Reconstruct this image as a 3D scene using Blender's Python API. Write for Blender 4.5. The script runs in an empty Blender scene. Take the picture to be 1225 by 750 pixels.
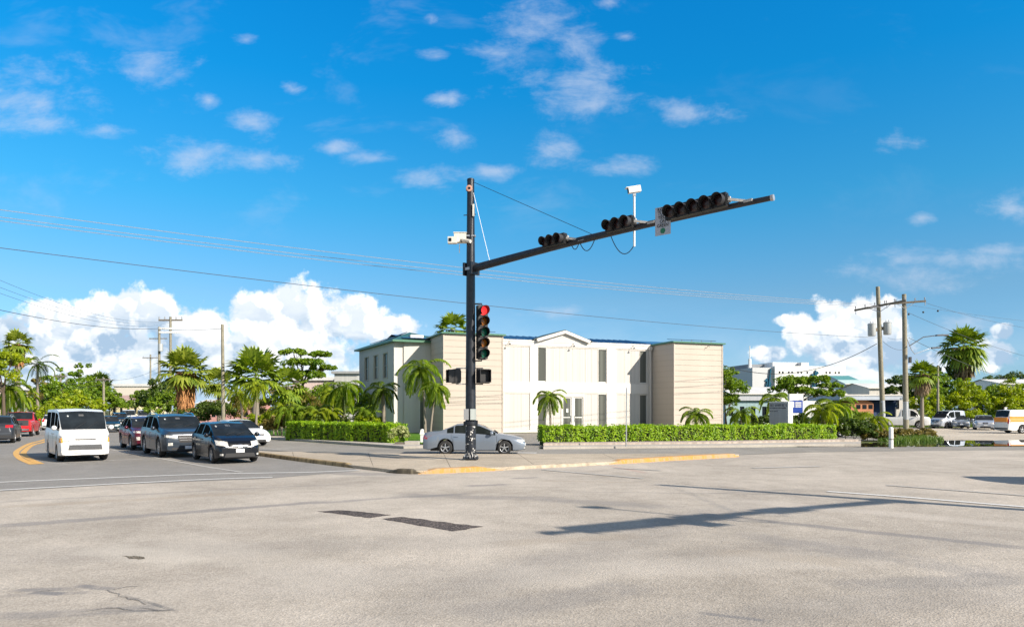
import bpy, math, random
import numpy as np
from mathutils import Vector, Matrix
from mathutils.bvhtree import BVHTree

R = math.radians
random.seed(7)
SC = bpy.context.scene
COL = SC.collection

# ------------------------------------------------------------ survey of the place
EYE = 2.0                    # eye height, metres
FOC = 850.0                  # focal length in photo pixels (1225 wide)
def gp(px, py):
    """ground point seen at a survey reading"""
    s = (py - 490.0) / EYE
    return ((px - 612.5) / s, FOC / s)
def wp(px, py, Y):
    return ((px - 612.5) * Y / FOC, Y, EYE - (py - 490.0) * Y / FOC)

# ------------------------------------------------------------ materials
MATS = {}
def nd(nt, t, loc=None, **kw):
    n = nt.nodes.new(t)
    for k, v in kw.items(): setattr(n, k, v)
    return n
def setin(nt, node, key, val):
    s = node.inputs[key]
    if hasattr(val, 'is_output'): nt.links.new(val, s)
    else: s.default_value = val
def math_(nt, op, a, b=None, c=None, clamp=False):
    n = nd(nt, 'ShaderNodeMath', operation=op); n.use_clamp = clamp
    setin(nt, n, 0, a)
    if b is not None: setin(nt, n, 1, b)
    if c is not None: setin(nt, n, 2, c)
    return n.outputs[0]
def mixc(nt, f, a, b, blend='MIX'):
    n = nd(nt, 'ShaderNodeMix', data_type='RGBA', blend_type=blend)
    setin(nt, n, 0, f)
    for i, v in ((6, a), (7, b)):
        if isinstance(v, tuple) and len(v) == 3: v = (*v, 1)
        setin(nt, n, i, v)
    return n.outputs[2]
def noise(nt, vec, scale, detail=4, rough=.55, dist=0):
    n = nd(nt, 'ShaderNodeTexNoise')
    if vec is not None: nt.links.new(vec, n.inputs['Vector'])
    n.inputs['Scale'].default_value = scale; n.inputs['Detail'].default_value = detail
    n.inputs['Roughness'].default_value = rough; n.inputs['Distortion'].default_value = dist
    return n.outputs['Fac']
def remap(nt, v, a, b, c=0., d=1., smooth=False):
    n = nd(nt, 'ShaderNodeMapRange'); n.clamp = True
    if smooth: n.interpolation_type = 'SMOOTHSTEP'
    setin(nt, n, 0, v)
    for i, x in enumerate((a, b, c, d)): n.inputs[i + 1].default_value = x
    return n.outputs[0]
def base_mat(name):
    m = bpy.data.materials.new(name); m.use_nodes = True
    nt = m.node_tree
    b = nt.nodes['Principled BSDF']
    tc = nd(nt, 'ShaderNodeTexCoord')
    return m, nt, b, tc.outputs['Object']
def M(name, col, rough=.6, metal=0., var=.12, scale=3., bump=0., bscale=40., coat=0., spec=None, emit=None, estr=0.):
    if name in MATS: return MATS[name]
    m, nt, b, vec = base_mat(name)
    f = noise(nt, vec, scale, 5)
    f = remap(nt, f, .3, .7)
    lo = tuple(c * (1 - var) for c in col); hi = tuple(min(1, c * (1 + var)) for c in col)
    nt.links.new(mixc(nt, f, lo, hi), b.inputs['Base Color'])
    b.inputs['Roughness'].default_value = rough; b.inputs['Metallic'].default_value = metal
    if coat: b.inputs['Coat Weight'].default_value = coat; b.inputs['Coat Roughness'].default_value = .04
    if spec is not None: b.inputs['Specular IOR Level'].default_value = spec
    if emit: b.inputs['Emission Color'].default_value = (*emit, 1); b.inputs['Emission Strength'].default_value = estr
    if bump:
        bn = nd(nt, 'ShaderNodeBump'); bn.inputs['Strength'].default_value = bump; bn.inputs['Distance'].default_value = .02
        nt.links.new(noise(nt, vec, bscale, 4), bn.inputs['Height']); nt.links.new(bn.outputs[0], b.inputs['Normal'])
    MATS[name] = m
    return m
def leafmat(name, lo, hi, trans=.35, scale=1.7, rough=.45):
    if name in MATS: return MATS[name]
    m, nt, b, vec = base_mat(name)
    f1 = noise(nt, vec, scale, 3); f2 = noise(nt, vec, scale * 9, 2)
    f = remap(nt, math_(nt, 'ADD', math_(nt, 'MULTIPLY', f1, .5), math_(nt, 'MULTIPLY', f2, .5)), .36, .64)
    c = mixc(nt, f, lo, hi)
    nt.links.new(c, b.inputs['Base Color'])
    b.inputs['Roughness'].default_value = rough
    b.inputs['Specular IOR Level'].default_value = .35
    tr = nd(nt, 'ShaderNodeBsdfTranslucent')
    hs = nd(nt, 'ShaderNodeHueSaturation'); hs.inputs['Value'].default_value = 1.5; hs.inputs['Saturation'].default_value = 1.1
    nt.links.new(c, hs.inputs['Color']); nt.links.new(hs.outputs[0], tr.inputs['Color'])
    mx = nd(nt, 'ShaderNodeMixShader'); mx.inputs[0].default_value = trans
    nt.links.new(b.outputs[0], mx.inputs[1]); nt.links.new(tr.outputs[0], mx.inputs[2])
    out = [n for n in nt.nodes if n.type == 'OUTPUT_MATERIAL'][0]
    nt.links.new(mx.outputs[0], out.inputs['Surface'])
    MATS[name] = m
    return m
def glassdark(name='tinted glass', col=(.012, .016, .02), rough=.04):
    if name in MATS: return MATS[name]
    m, nt, b, vec = base_mat(name)
    f = remap(nt, noise(nt, vec, 2.2, 3), .4, .65)
    nt.links.new(mixc(nt, f, col, tuple(min(1, c * 1.6) for c in col)), b.inputs['Base Color'])
    b.inputs['Roughness'].default_value = rough; b.inputs['Specular IOR Level'].default_value = .2; b.inputs['IOR'].default_value = 1.3
    MATS[name] = m
    return m

# ------------------------------------------------------------ mesh builder
def tagobj(o, label=None, cat=None, group=None, kind=None):
    if label: o['label'] = label
    if cat: o['category'] = cat
    if group: o['group'] = group
    if kind: o['kind'] = kind
    return o
def thing(name, loc=(0, 0, 0), rz=0., label=None, cat=None, group=None):
    o = bpy.data.objects.new(name, None); o.empty_display_size = .2
    COL.objects.link(o); o.location = loc; o.rotation_euler = (0, 0, rz)
    return tagobj(o, label, cat, group)
def linkmesh(name, me, parent=None, loc=None):
    o = bpy.data.objects.new(name, me); COL.objects.link(o)
    if parent is not None: o.parent = parent
    if loc is not None: o.location = loc
    return o
class MB:
    def __init__(s): s.v = []; s.f = []; s.m = []; s.mats = []
    def mi(s, mat):
        if mat is None: return 0
        if mat not in s.mats: s.mats.append(mat)
        return s.mats.index(mat)
    def add(s, vs, fs, mat=None):
        o = len(s.v); k = s.mi(mat)
        s.v += [tuple(p) for p in vs]
        s.f += [tuple(i + o for i in f) for f in fs]; s.m += [k] * len(fs)
        return s
    def box(s, x0, x1, y0, y1, z0, z1, mat=None):
        vs = [(x, y, z) for z in (z0, z1) for y in (y0, y1) for x in (x0, x1)]
        return s.add(vs, [(0, 2, 3, 1), (4, 5, 7, 6), (0, 1, 5, 4), (2, 6, 7, 3), (0, 4, 6, 2), (1, 3, 7, 5)], mat)
    def obox(s, c, ax, ay, az, hx, hy, hz, mat=None):
        c, ax, ay, az = map(Vector, (c, ax, ay, az)); ax.normalize(); ay.normalize(); az.normalize()
        vs = [c + ax * (i * hx) + ay * (j * hy) + az * (k * hz) for k in (-1, 1) for j in (-1, 1) for i in (-1, 1)]
        return s.add(vs, [(0, 2, 3, 1), (4, 5, 7, 6), (0, 1, 5, 4), (2, 6, 7, 3), (0, 4, 6, 2), (1, 3, 7, 5)], mat)
    def bar(s, a, b, w, h, mat=None):
        a, b = Vector(a), Vector(b); d = (b - a)
        up = Vector((0, 0, 1)) if abs(d.normalized().z) < .95 else Vector((0, 1, 0))
        x = d.cross(up).normalized(); y = x.cross(d).normalized()
        return s.obox((a + b) / 2, d, x, y, d.length / 2, w / 2, h / 2, mat)
    def tube(s, pts, rad, n=8, mat=None, caps=True):
        pts = [Vector(p) for p in pts]
        rr = rad if isinstance(rad, (list, tuple)) else [rad] * len(pts)
        rings = []; prev = None
        for i, p in enumerate(pts):
            t = (pts[min(i + 1, len(pts) - 1)] - pts[max(i - 1, 0)]).normalized()
            if prev is None:
                x = t.cross(Vector((0, 0, 1)) if abs(t.z) < .9 else Vector((1, 0, 0))).normalized()
            else:
                x = (prev - t * prev.dot(t)).normalized()
            prev = x; y = t.cross(x)
            rings.append([p + (x * math.cos(2 * math.pi * k / n) + y * math.sin(2 * math.pi * k / n)) * rr[i] for k in range(n)])
        vs = [q for r_ in rings for q in r_]; fs = []
        for i in range(len(pts) - 1):
            for k in range(n):
                k2 = (k + 1) % n
                fs.append((i * n + k, i * n + k2, (i + 1) * n + k2, (i + 1) * n + k))
        if caps: fs += [tuple(range(n))[::-1], tuple((len(pts) - 1) * n + k for k in range(n))]
        return s.add(vs, fs, mat)
    def poly(s, pts, z, mat=None):
        return s.add([(x, y, z) for x, y in pts], [tuple(range(len(pts)))], mat)
    def prism(s, pts, z0, z1, mat=None, top=None):
        n = len(pts)
        area = sum(pts[i][0] * pts[(i + 1) % n][1] - pts[(i + 1) % n][0] * pts[i][1] for i in range(n))
        if area < 0: pts = pts[::-1]
        s.add([(x, y, z0) for x, y in pts] + [(x, y, z1) for x, y in pts],
              [(i, (i + 1) % n, n + (i + 1) % n, n + i) for i in range(n)] + [tuple(range(n))[::-1]], mat)
        return s.add([(x, y, z1) for x, y in pts], [tuple(range(n))], top or mat)
    def lathe(s, prof, axis_o, ax, n=20, mat=None):
        """prof: (r, h) along unit axis ax"""
        ax = Vector(ax).normalized(); o = Vector(axis_o)
        x = ax.cross(Vector((0, 0, 1)) if abs(ax.z) < .9 else Vector((1, 0, 0))).normalized(); y = ax.cross(x)
        vs = []; fs = []
        for r_, h in prof:
            for k in range(n):
                t = 2 * math.pi * k / n
                vs.append(o + ax * h + (x * math.cos(t) + y * math.sin(t)) * r_)
        for i in range(len(prof) - 1):
            for k in range(n):
                k2 = (k + 1) % n
                fs.append((i * n + k, i * n + k2, (i + 1) * n + k2, (i + 1) * n + k))
        return s.add(vs, fs, mat)
    def build(s, name, mat=None, parent=None, smooth=None, loc=None):
        me = bpy.data.meshes.new(name)
        me.from_pydata(s.v, [], s.f)
        ms = s.mats or ([mat] if mat else [])
        for m in ms: me.materials.append(m)
        if s.mats: me.polygons.foreach_set('material_index', s.m)
        if smooth is not None:
            me.polygons.foreach_set('use_smooth', [True] * len(me.polygons))
            me.update()
            me.set_sharp_from_angle(angle=R(smooth))
        me.update()
        return linkmesh(name, me, parent, loc)
def catenary(a, b, sag, n=24):
    a, b = Vector(a), Vector(b)
    return [a.lerp(b, i / n) - Vector((0, 0, 4 * sag * (i / n) * (1 - i / n))) for i in range(n + 1)]
def text_mesh(body, size, mat, name='lettering', parent=None, extrude=.002, align='CENTER', xs=1.0):
    cu = bpy.data.curves.new(name, 'FONT'); cu.body = body; cu.size = size; cu.extrude = extrude
    cu.align_x = align; cu.align_y = 'CENTER'; cu.space_line = .95
    tmp = bpy.data.objects.new('tmp_text', cu); COL.objects.link(tmp)
    bpy.context.view_layer.update()
    me = bpy.data.meshes.new_from_object(tmp)
    bpy.data.objects.remove(tmp); bpy.data.curves.remove(cu)
    me.materials.clear(); me.materials.append(mat)
    for v in me.vertices: v.co.x *= xs
    return linkmesh(name, me, parent)

# ------------------------------------------------------------ shared materials
black_metal = M('weathered black pole paint', (.012, .015, .022), .4, .0, .4, 6, .2, 60)
galv = M('galvanised steel', (.45, .46, .47), .45, .7, .1, 8)
white_paint = M('white painted metal', (.75, .75, .73), .4, 0, .06, 6)
yellow_paint = M('worn yellow road paint', (.62, .35, .045), .75, 0, .25, 9, .3, 60)
conc = M('pale concrete', (.42, .39, .34), .9, 0, .2, 3, .4, 30)
wood_grey = M('weathered timber pole', (.24, .22, .16), .85, 0, .2, 5, .3, 40)
rubber = M('tyre rubber', (.018, .018, .019), .8, 0, .15, 12)
blackplastic = M('black plastic', (.02, .02, .022), .55, 0, .15, 10)
soft_silver = M('soft silver trim', (.22, .225, .235), .35, .3, .1, 10)
alloy = M('alloy wheel', (.55, .55, .56), .3, .8, .05, 10)
chrome = M('chrome trim', (.7, .7, .72), .15, 1, .04, 8)
headlamp = M('clear headlamp lens', (.55, .54, .50), .2, .1, .3, 9, coat=.3)
amber = M('amber lens', (.85, .33, .03), .2, 0, .1, 10, coat=.5)
redlens = M('red lamp lens', (.45, .012, .012), .15, 0, .15, 12, coat=.7)
plate_w = M('number plate white', (.7, .72, .74), .4, 0, .06, 20)
plate_ink = M('number plate ink', (.03, .05, .2), .5, 0, .05)
glass = glassdark()
side_glass = glassdark('shaded side glass', (.012, .015, .015), .2)
side_glass.node_tree.nodes['Principled BSDF'].inputs['Specular IOR Level'].default_value = .0
# ------------------------------------------------------------ camera, sun, sky
cam = bpy.data.cameras.new('camera'); camo = bpy.data.objects.new('camera', cam); COL.objects.link(camo)
camo.location = (0, 0, EYE); camo.rotation_euler = (R(90), 0, 0)
cam.sensor_fit = 'HORIZONTAL'; cam.sensor_width = 36; cam.lens = FOC / 1225 * 36
cam.shift_y = 115 / 1225; cam.clip_end = 5000; cam.clip_start = .1
SC.camera = camo
SC.cycles.max_bounces = 5; SC.cycles.diffuse_bounces = 2; SC.cycles.glossy_bounces = 3; SC.cycles.transmission_bounces = 2; SC.cycles.transparent_max_bounces = 4
SC.cycles.use_denoising = True
SC.view_settings.view_transform = 'Standard'; SC.view_settings.look = 'None'
SC.view_settings.gamma = 1; SC.view_settings.use_curve_mapping = False
SC.view_settings.exposure = EXPOSURE = 0.9

SUN_AZ = Vector((.80, -.60)); SUN_EL = R(31)
sl = bpy.data.lights.new('sun', 'SUN'); sl.energy = 4.2; sl.angle = R(.5); sl.color = (1, .90, .775)
so = bpy.data.objects.new('sun', sl); COL.objects.link(so)
tosun = Vector((SUN_AZ.x * math.cos(SUN_EL), SUN_AZ.y * math.cos(SUN_EL), math.sin(SUN_EL)))
so.rotation_euler = tosun.to_track_quat('Z', 'Y').to_euler(); so.location = (20, -20, 30)

# air colour by height above the horizon: humid pale haze low, deep tropical blue above, unseen zenith greyed to neutralise ambient light
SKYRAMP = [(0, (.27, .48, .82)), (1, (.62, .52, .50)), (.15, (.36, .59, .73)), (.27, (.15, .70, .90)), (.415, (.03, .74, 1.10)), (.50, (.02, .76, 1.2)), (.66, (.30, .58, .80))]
w = bpy.data.worlds.new('World'); SC.world = w; w.use_nodes = True
w.cycles.sampling_method = 'MANUAL'; w.cycles.sample_map_resolution = 256
nt = w.node_tree
for n in list(nt.nodes): nt.nodes.remove(n)
out = nd(nt, 'ShaderNodeOutputWorld')
sky = nd(nt, 'ShaderNodeTexSky', sky_type='NISHITA'); sky.sun_disc = False
sky.sun_elevation = SUN_EL; sky.sun_rotation = math.atan2(SUN_AZ.x, SUN_AZ.y)
sky.air_density = 1.0; sky.dust_density = .35; sky.ozone_density = 1.6
hs = nd(nt, 'ShaderNodeHueSaturation'); hs.inputs['Saturation'].default_value = 1.0; hs.inputs['Hue'].default_value = .5
nt.links.new(sky.outputs[0], hs.inputs['Color'])
bg = nd(nt, 'ShaderNodeBackground'); bg.inputs['Strength'].default_value = .1
SKYIN = hs.outputs[0]
tc = nd(nt, 'ShaderNodeTexCoord')
sp = nd(nt, 'ShaderNodeSeparateXYZ'); nt.links.new(tc.outputs['Generated'], sp.inputs[0])
# gnomonic direction coordinates (east-north-up of the place): u = x/y, v = z/y
yy = math_(nt, 'MAXIMUM', sp.outputs['Y'], .02)
u = math_(nt, 'DIVIDE', sp.outputs['X'], yy); v = math_(nt, 'DIVIDE', sp.outputs['Z'], yy)
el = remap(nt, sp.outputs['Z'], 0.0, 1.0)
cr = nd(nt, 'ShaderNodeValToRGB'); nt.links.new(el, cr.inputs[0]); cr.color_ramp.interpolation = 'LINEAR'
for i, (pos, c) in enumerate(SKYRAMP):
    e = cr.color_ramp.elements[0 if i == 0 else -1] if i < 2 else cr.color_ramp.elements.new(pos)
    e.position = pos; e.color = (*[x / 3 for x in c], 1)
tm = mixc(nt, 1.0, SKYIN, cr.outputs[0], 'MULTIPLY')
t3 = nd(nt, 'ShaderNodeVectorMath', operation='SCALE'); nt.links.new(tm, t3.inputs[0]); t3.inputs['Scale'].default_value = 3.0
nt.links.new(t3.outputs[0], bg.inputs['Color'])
cb = nd(nt, 'ShaderNodeCombineXYZ'); nt.links.new(u, cb.inputs[0]); nt.links.new(v, cb.inputs[1])
UV = cb.outputs[0]
def noise(nt, vec, scale, detail=4, rough=.55, dist=0, _n=noise):
    o = _n(nt, vec, scale, min(detail, 5), rough, dist); o.node.noise_dimensions = '2D'; return o
def field(blobs, k=.15):
    """distance-like field: smallest normalised radius over the cloud puffs"""
    acc = None
    for px, py, rx, ry in blobs:
        cu, cv = (px - 612.5) / 850, (490 - py) / 850
        n = nd(nt, 'ShaderNodeVectorMath', operation='MULTIPLY_ADD')
        nt.links.new(UV, n.inputs[0])
        n.inputs[1].default_value = (850 / rx, 850 / ry, 0); n.inputs[2].default_value = (-cu * 850 / rx, -cv * 850 / ry, 0)
        l = nd(nt, 'ShaderNodeVectorMath', operation='LENGTH'); nt.links.new(n.outputs[0], l.inputs[0])
        acc = l.outputs['Value'] if acc is None else math_(nt, 'SMOOTH_MIN', acc, l.outputs['Value'], k)
    return acc
def vofs(dx, dy, sx=1., sy=1.):
    n = nd(nt, 'ShaderNodeVectorMath', operation='MULTIPLY_ADD'); nt.links.new(UV, n.inputs[0])
    n.inputs[1].default_value = (sx, sy, 1); n.inputs[2].default_value = (dx, dy, 0)
    return n.outputs[0]
def bill(vec):
    a = noise(nt, vec, 11, 7, .62, .0)
    vo = nd(nt, 'ShaderNodeTexVoronoi', feature='SMOOTH_F1', voronoi_dimensions='2D'); nt.links.new(vec, vo.inputs['Vector'])
    vo.inputs['Scale'].default_value = 22; vo.inputs['Smoothness'].default_value = .6
    vo.inputs['Detail'].default_value = 1.6; vo.inputs['Roughness'].default_value = .55
    return math_(nt, 'SUBTRACT', a, math_(nt, 'MULTIPLY', vo.outputs['Distance'], .30))
# bank of cumulus low on the left and on the right
cum = [(28, 425, 62, 42), (72, 400, 52, 44), (62, 376, 22, 20), (118, 388, 48, 44), (152, 376, 36, 34), (200, 388, 52, 38), (225, 395, 60, 34),
       (250, 388, 42, 32), (300, 384, 46, 38), (340, 374, 40, 36), (382, 378, 50, 42), (425, 386, 44, 36), (468, 398, 38, 22), (240, 420, 260, 34),
       (120, 440, 90, 26), (360, 425, 90, 28), (0, 410, 60, 36), (60, 452, 130, 34), (300, 452, 150, 26), (180, 448, 120, 26), (480, 440, 70, 24), (1010, 452, 90, 16),
       (962, 392, 26, 20), (1000, 384, 34, 32), (1030, 374, 30, 30), (1052, 392, 34, 34), (990, 412, 50, 28), (1040, 420, 55, 32), (918, 424, 26, 14),
       (1185, 425, 28, 20), (1120, 432, 46, 14), (1200, 396, 16, 11), (940, 384, 16, 8)]
bl0 = bill(vofs(0, 0)); bl1 = bill(vofs(.012, .016))
d = math_(nt, 'SUBTRACT', 1.09, field(cum))
d = math_(nt, 'ADD', d, math_(nt, 'MULTIPLY', math_(nt, 'SUBTRACT', bl0, .33), 1.35))
edge = noise(nt, vofs(.1, .4), 55, 6, .65)
d = math_(nt, 'ADD', d, math_(nt, 'MULTIPLY', math_(nt, 'SUBTRACT', edge, .5), .55))
m1 = math_(nt, 'MULTIPLY', remap(nt, d, .0, .34, 0, 1, True), remap(nt, v, .02, .07, .45, 1, True))
# soft wisps and small puffs higher up
wis = [(185, 76, 52, 24), (30, 118, 85, 36), (60, 150, 60, 14), (128, 157, 40, 9), (305, 148, 32, 18), (230, 188, 62, 22), (300, 190, 55, 12),
       (640, 24, 50, 30), (600, 66, 45, 20), (680, 50, 36, 28), (690, 100, 66, 34), (700, 128, 55, 18), (665, 180, 42, 18), (545, 168, 20, 18),
       (520, 214, 46, 16), (590, 205, 30, 10), (820, 132, 42, 16), (1068, 170, 30, 13), (1205, 252, 28, 22), (1140, 310, 100, 18), (1100, 330, 70, 20),
       (530, 120, 22, 8), (522, 68, 20, 7), (516, 22, 11, 7), (348, 106, 12, 8), (750, 44, 14, 6), (728, 4, 18, 7), (400, 176, 25, 9), (440, 190, 28, 9),
       (1100, 262, 16, 8), (655, 372, 60, 9), (540, 120, 12, 10), (250, 120, 14, 8), (295, 48, 14, 6), (745, 200, 40, 12), (1155, 385, 40, 12), (1185, 300, 60, 10)]
wn = noise(nt, vofs(.3, .7, .8, 1.7), 12, 8, .66, .16); wn2 = noise(nt, vofs(1.3, .2), 34, 5, .6)
d2 = math_(nt, 'SUBTRACT', 1.32, field(wis, .25))
d2 = math_(nt, 'ADD', d2, math_(nt, 'MULTIPLY', math_(nt, 'SUBTRACT', wn, .55), 3.2))
d2 = math_(nt, 'ADD', d2, math_(nt, 'MULTIPLY', math_(nt, 'SUBTRACT', wn2, .5), .7))
m2 = remap(nt, d2, -.1, 1.9, 0, .58, True)
# thin torn veils between the puffs
tv = noise(nt, vofs(2.1, .6, 1, 2.4), 5, 5, .62, .25)
veils = math_(nt, 'MULTIPLY', remap(nt, tv, .54, .82, 0, .16, True), math_(nt, 'MULTIPLY', remap(nt, v, .22, .30, 0, 1, True), remap(nt, u, .25, -.05, .25, 1, True)))
m2 = math_(nt, 'MAXIMUM', m2, veils)
# milky layer towards the horizon on the left and thin veils
vn = noise(nt, vofs(.9, .1, 1, 2.6), 6, 7, .6, .3)
lowv = math_(nt, 'MULTIPLY', remap(nt, v, .17, .0, 0, 1, True), remap(nt, vn, .34, .58, .3, 1))
veil = math_(nt, 'MULTIPLY', remap(nt, v, .11, .045, 0, 1, True), remap(nt, u, -.08, -.34, .25, .92, True))
lowv = math_(nt, 'MAXIMUM', lowv, veil)
m3 = math_(nt, 'MULTIPLY', lowv, remap(nt, u, -.2, .5, .95, .6))
# light: relief of the billows towards the sun, greyer bases
rel = math_(nt, 'SUBTRACT', bl0, bl1)
lit = math_(nt, 'ADD', remap(nt, rel, -.06, .06, -.28, .28), remap(nt, d, .0, 1.2, .92, .78))
ls = noise(nt, vofs(.4, .3, 1, 1.9), 7, 6, .6, .2)
lit = math_(nt, 'SUBTRACT', lit, math_(nt, 'MULTIPLY', remap(nt, ls, .40, .62), remap(nt, v, .15, .09, 0, .95)))
lit = math_(nt, 'MAXIMUM', math_(nt, 'MINIMUM', lit, 1.0), 0.0)
c1 = mixc(nt, lit, (.34, .47, .62), (.92, .93, .93))
bgc = nd(nt, 'ShaderNodeBackground'); nt.links.new(c1, bgc.inputs['Color']); bgc.inputs['Strength'].default_value = .70
bgw = nd(nt, 'ShaderNodeBackground'); bgw.inputs['Color'].default_value = (.60, .66, .78, 1); bgw.inputs['Strength'].default_value = .62
bgv = nd(nt, 'ShaderNodeBackground'); bgv.inputs['Color'].default_value = (.50, .66, .82, 1); bgv.inputs['Strength'].default_value = .62
front = remap(nt, sp.outputs['Y'], .02, .2)
cur = bg.outputs[0]
for mk, b_ in ((m3, bgv), (m2, bgw), (m1, bgc)):
    ms = nd(nt, 'ShaderNodeMixShader'); nt.links.new(math_(nt, 'MULTIPLY', mk, front), ms.inputs[0])
    nt.links.new(cur, ms.inputs[1]); nt.links.new(b_.outputs[0], ms.inputs[2]); cur = ms.outputs[0]
# unseen cloud added behind and above the viewer to raise and neutralise ambient light
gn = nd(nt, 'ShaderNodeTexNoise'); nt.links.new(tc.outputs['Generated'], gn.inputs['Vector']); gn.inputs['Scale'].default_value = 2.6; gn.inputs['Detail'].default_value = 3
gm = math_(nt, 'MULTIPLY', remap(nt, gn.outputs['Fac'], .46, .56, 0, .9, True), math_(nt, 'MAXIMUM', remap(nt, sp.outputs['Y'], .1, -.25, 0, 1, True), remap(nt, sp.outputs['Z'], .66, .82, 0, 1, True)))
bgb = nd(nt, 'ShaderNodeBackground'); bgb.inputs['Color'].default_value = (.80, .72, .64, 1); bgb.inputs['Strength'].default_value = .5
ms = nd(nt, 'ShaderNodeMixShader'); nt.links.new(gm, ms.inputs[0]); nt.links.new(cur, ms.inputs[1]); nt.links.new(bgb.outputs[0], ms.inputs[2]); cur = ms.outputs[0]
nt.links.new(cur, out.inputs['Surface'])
# ------------------------------------------------------------ ground materials
def ground_mat(name, lo, hi, patchy=.5, grain=1., bands=(), bump=.5, rough=.9, speck=.35):
    m, nt, b, vec = base_mat(name)
    big = noise(nt, vec, .22, 5, .6, .4); mid = noise(nt, vec, 1.4, 5, .6)
    f = math_(nt, 'ADD', math_(nt, 'MULTIPLY', big, .55), math_(nt, 'ADD', math_(nt, 'MULTIPLY', mid, .28), math_(nt, 'MULTIPLY', noise(nt, vec, 7.5, 4, .7), .17)))
    c = mixc(nt, remap(nt, f, .5 - .25 * patchy, .5 + .25 * patchy + .08), lo, hi)
    # stones of the chip seal
    vo = nd(nt, 'ShaderNodeTexVoronoi'); nt.links.new(vec, vo.inputs['Vector']); vo.inputs['Scale'].default_value = 42 * grain
    cell = nd(nt, 'ShaderNodeSeparateColor'); nt.links.new(vo.outputs['Color'], cell.inputs[0])
    st = remap(nt, cell.outputs[0], 0, 1, 1 - speck, 1 + speck)
    fine = remap(nt, noise(nt, vec, 95 * grain, 3, .7), .3, .7, 1 - speck * .8, 1 + speck * .8)
    k = math_(nt, 'MULTIPLY', st, fine)
    vm = nd(nt, 'ShaderNodeVectorMath', operation='SCALE'); nt.links.new(c, vm.inputs[0]); nt.links.new(k, vm.inputs['Scale'])
    c = vm.outputs[0]
    sp = nd(nt, 'ShaderNodeSeparateXYZ'); nt.links.new(vec, sp.inputs[0])
    wob = math_(nt, 'SUBTRACT', noise(nt, vec, .5, 4, .65), .5)
    brk = noise(nt, vec, 1.1, 6, .7, .3)
    for (x0, y0), (x1, y1), hw, dark, br, colr in bands:
        L = math.hypot(x1 - x0, y1 - y0); tx, ty = (x1 - x0) / L, (y1 - y0) / L
        along = math_(nt, 'ADD', math_(nt, 'MULTIPLY', sp.outputs['X'], tx), math_(nt, 'MULTIPLY_ADD', sp.outputs['Y'], ty, -(x0 * tx + y0 * ty)))
        acr = math_(nt, 'ADD', math_(nt, 'MULTIPLY', sp.outputs['X'], -ty), math_(nt, 'MULTIPLY_ADD', sp.outputs['Y'], tx, (x0 * ty - y0 * tx)))
        acr = math_(nt, 'ABSOLUTE', math_(nt, 'ADD', acr, math_(nt, 'MULTIPLY', wob, hw * 1.6)))
        a = remap(nt, acr, hw, hw * .35, 0, 1, True)
        e = math_(nt, 'MULTIPLY', remap(nt, along, -.15 * L, .12 * L, 0, 1, True), remap(nt, along, 1.15 * L, .88 * L, 0, 1, True))
        a = math_(nt, 'MULTIPLY', math_(nt, 'MULTIPLY', a, e), dark)
        if br: a = math_(nt, 'MULTIPLY', a, remap(nt, brk, .5 - .5 * (1 - br), .62 - .3 * (1 - br)))
        c = mixc(nt, a, c, colr)
    nt.links.new(c, b.inputs['Base Color']); b.inputs['Roughness'].default_value = rough
    b.inputs['Specular IOR Level'].default_value = .25
    bn = nd(nt, 'ShaderNodeBump'); bn.inputs['Strength'].default_value = bump; bn.inputs['Distance'].default_value = .012
    nt.links.new(math_(nt, 'ADD', vo.outputs['Distance'], noise(nt, vec, 60 * grain, 4, .7)), bn.inputs['Height'])
    nt.links.new(bn.outputs[0], b.inputs['Normal'])
    return m
tar = (.19, .185, .185); brn = (.36, .30, .23)
B = []
def band(a, b_, hw, dark, br=0., col=tar): B.append((gp(*a), gp(*b_), hw, dark, br, col))
band((0, 629), (170, 617), .32, .55); band((170, 617), (380, 600), .3, .6); band((370, 602), (560, 590), .25, .5, .5)
band((480, 592), (640, 596), .5, .45, .5); band((560, 581), (606, 579), .28, .55); band((612, 572), (644, 571), .2, .6)
band((640, 596), (800, 606), .55, .4, .4); band((893, 621), (1225, 655), .22, .6); band((893, 640), (1225, 690), .5, .35, .6)
band((0, 606), (300, 590), .35, .45, .3, brn); band((650, 575), (760, 577), .2, .4, 0, brn); band((600, 650), (760, 640), .35, .4, .4, brn)
band((0, 706), (90, 704), .12, .7, .7); band((0, 736), (190, 727), .2, .5, .7); band((95, 700), (140, 705), .1, .8, .5)
band((560, 740), (760, 700), .5, .35, .5); band((860, 660), (1010, 672), .4, .45, .4, brn); band((40, 708), (75, 710), .09, .8, .3)
band((840, 733), (915, 742), .07, .7, .6); band((1010, 700), (1200, 690), .4, .4, .5); band((690, 588), (1000, 592), .06, .5, .3)
band((310, 562), (480, 568), .7, .5, .3); band((850, 590), (960, 585), .1, .5, .5); band((1040, 562), (1150, 565), .15, .35, .4)
band((0, 600), (420, 578), .22, .28, .2); band((300, 700), (1225, 640), .9, .16, .3); band((0, 665), (700, 640), .8, .14, .3); band((420, 750), (900, 600), .7, .18, .4); band((820, 750), (1225, 700), .5, .2, .4)
band((200, 640), (420, 700), .8, .22, .4, (.60, .55, .48)); band((600, 690), (980, 668), .7, .25, .4, (.58, .53, .46)); band((900, 600), (1225, 628), .5, .35, .3, (.55, .50, .44)); band((120, 655), (230, 672), .5, .35, .4, (.62, .57, .49))
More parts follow.
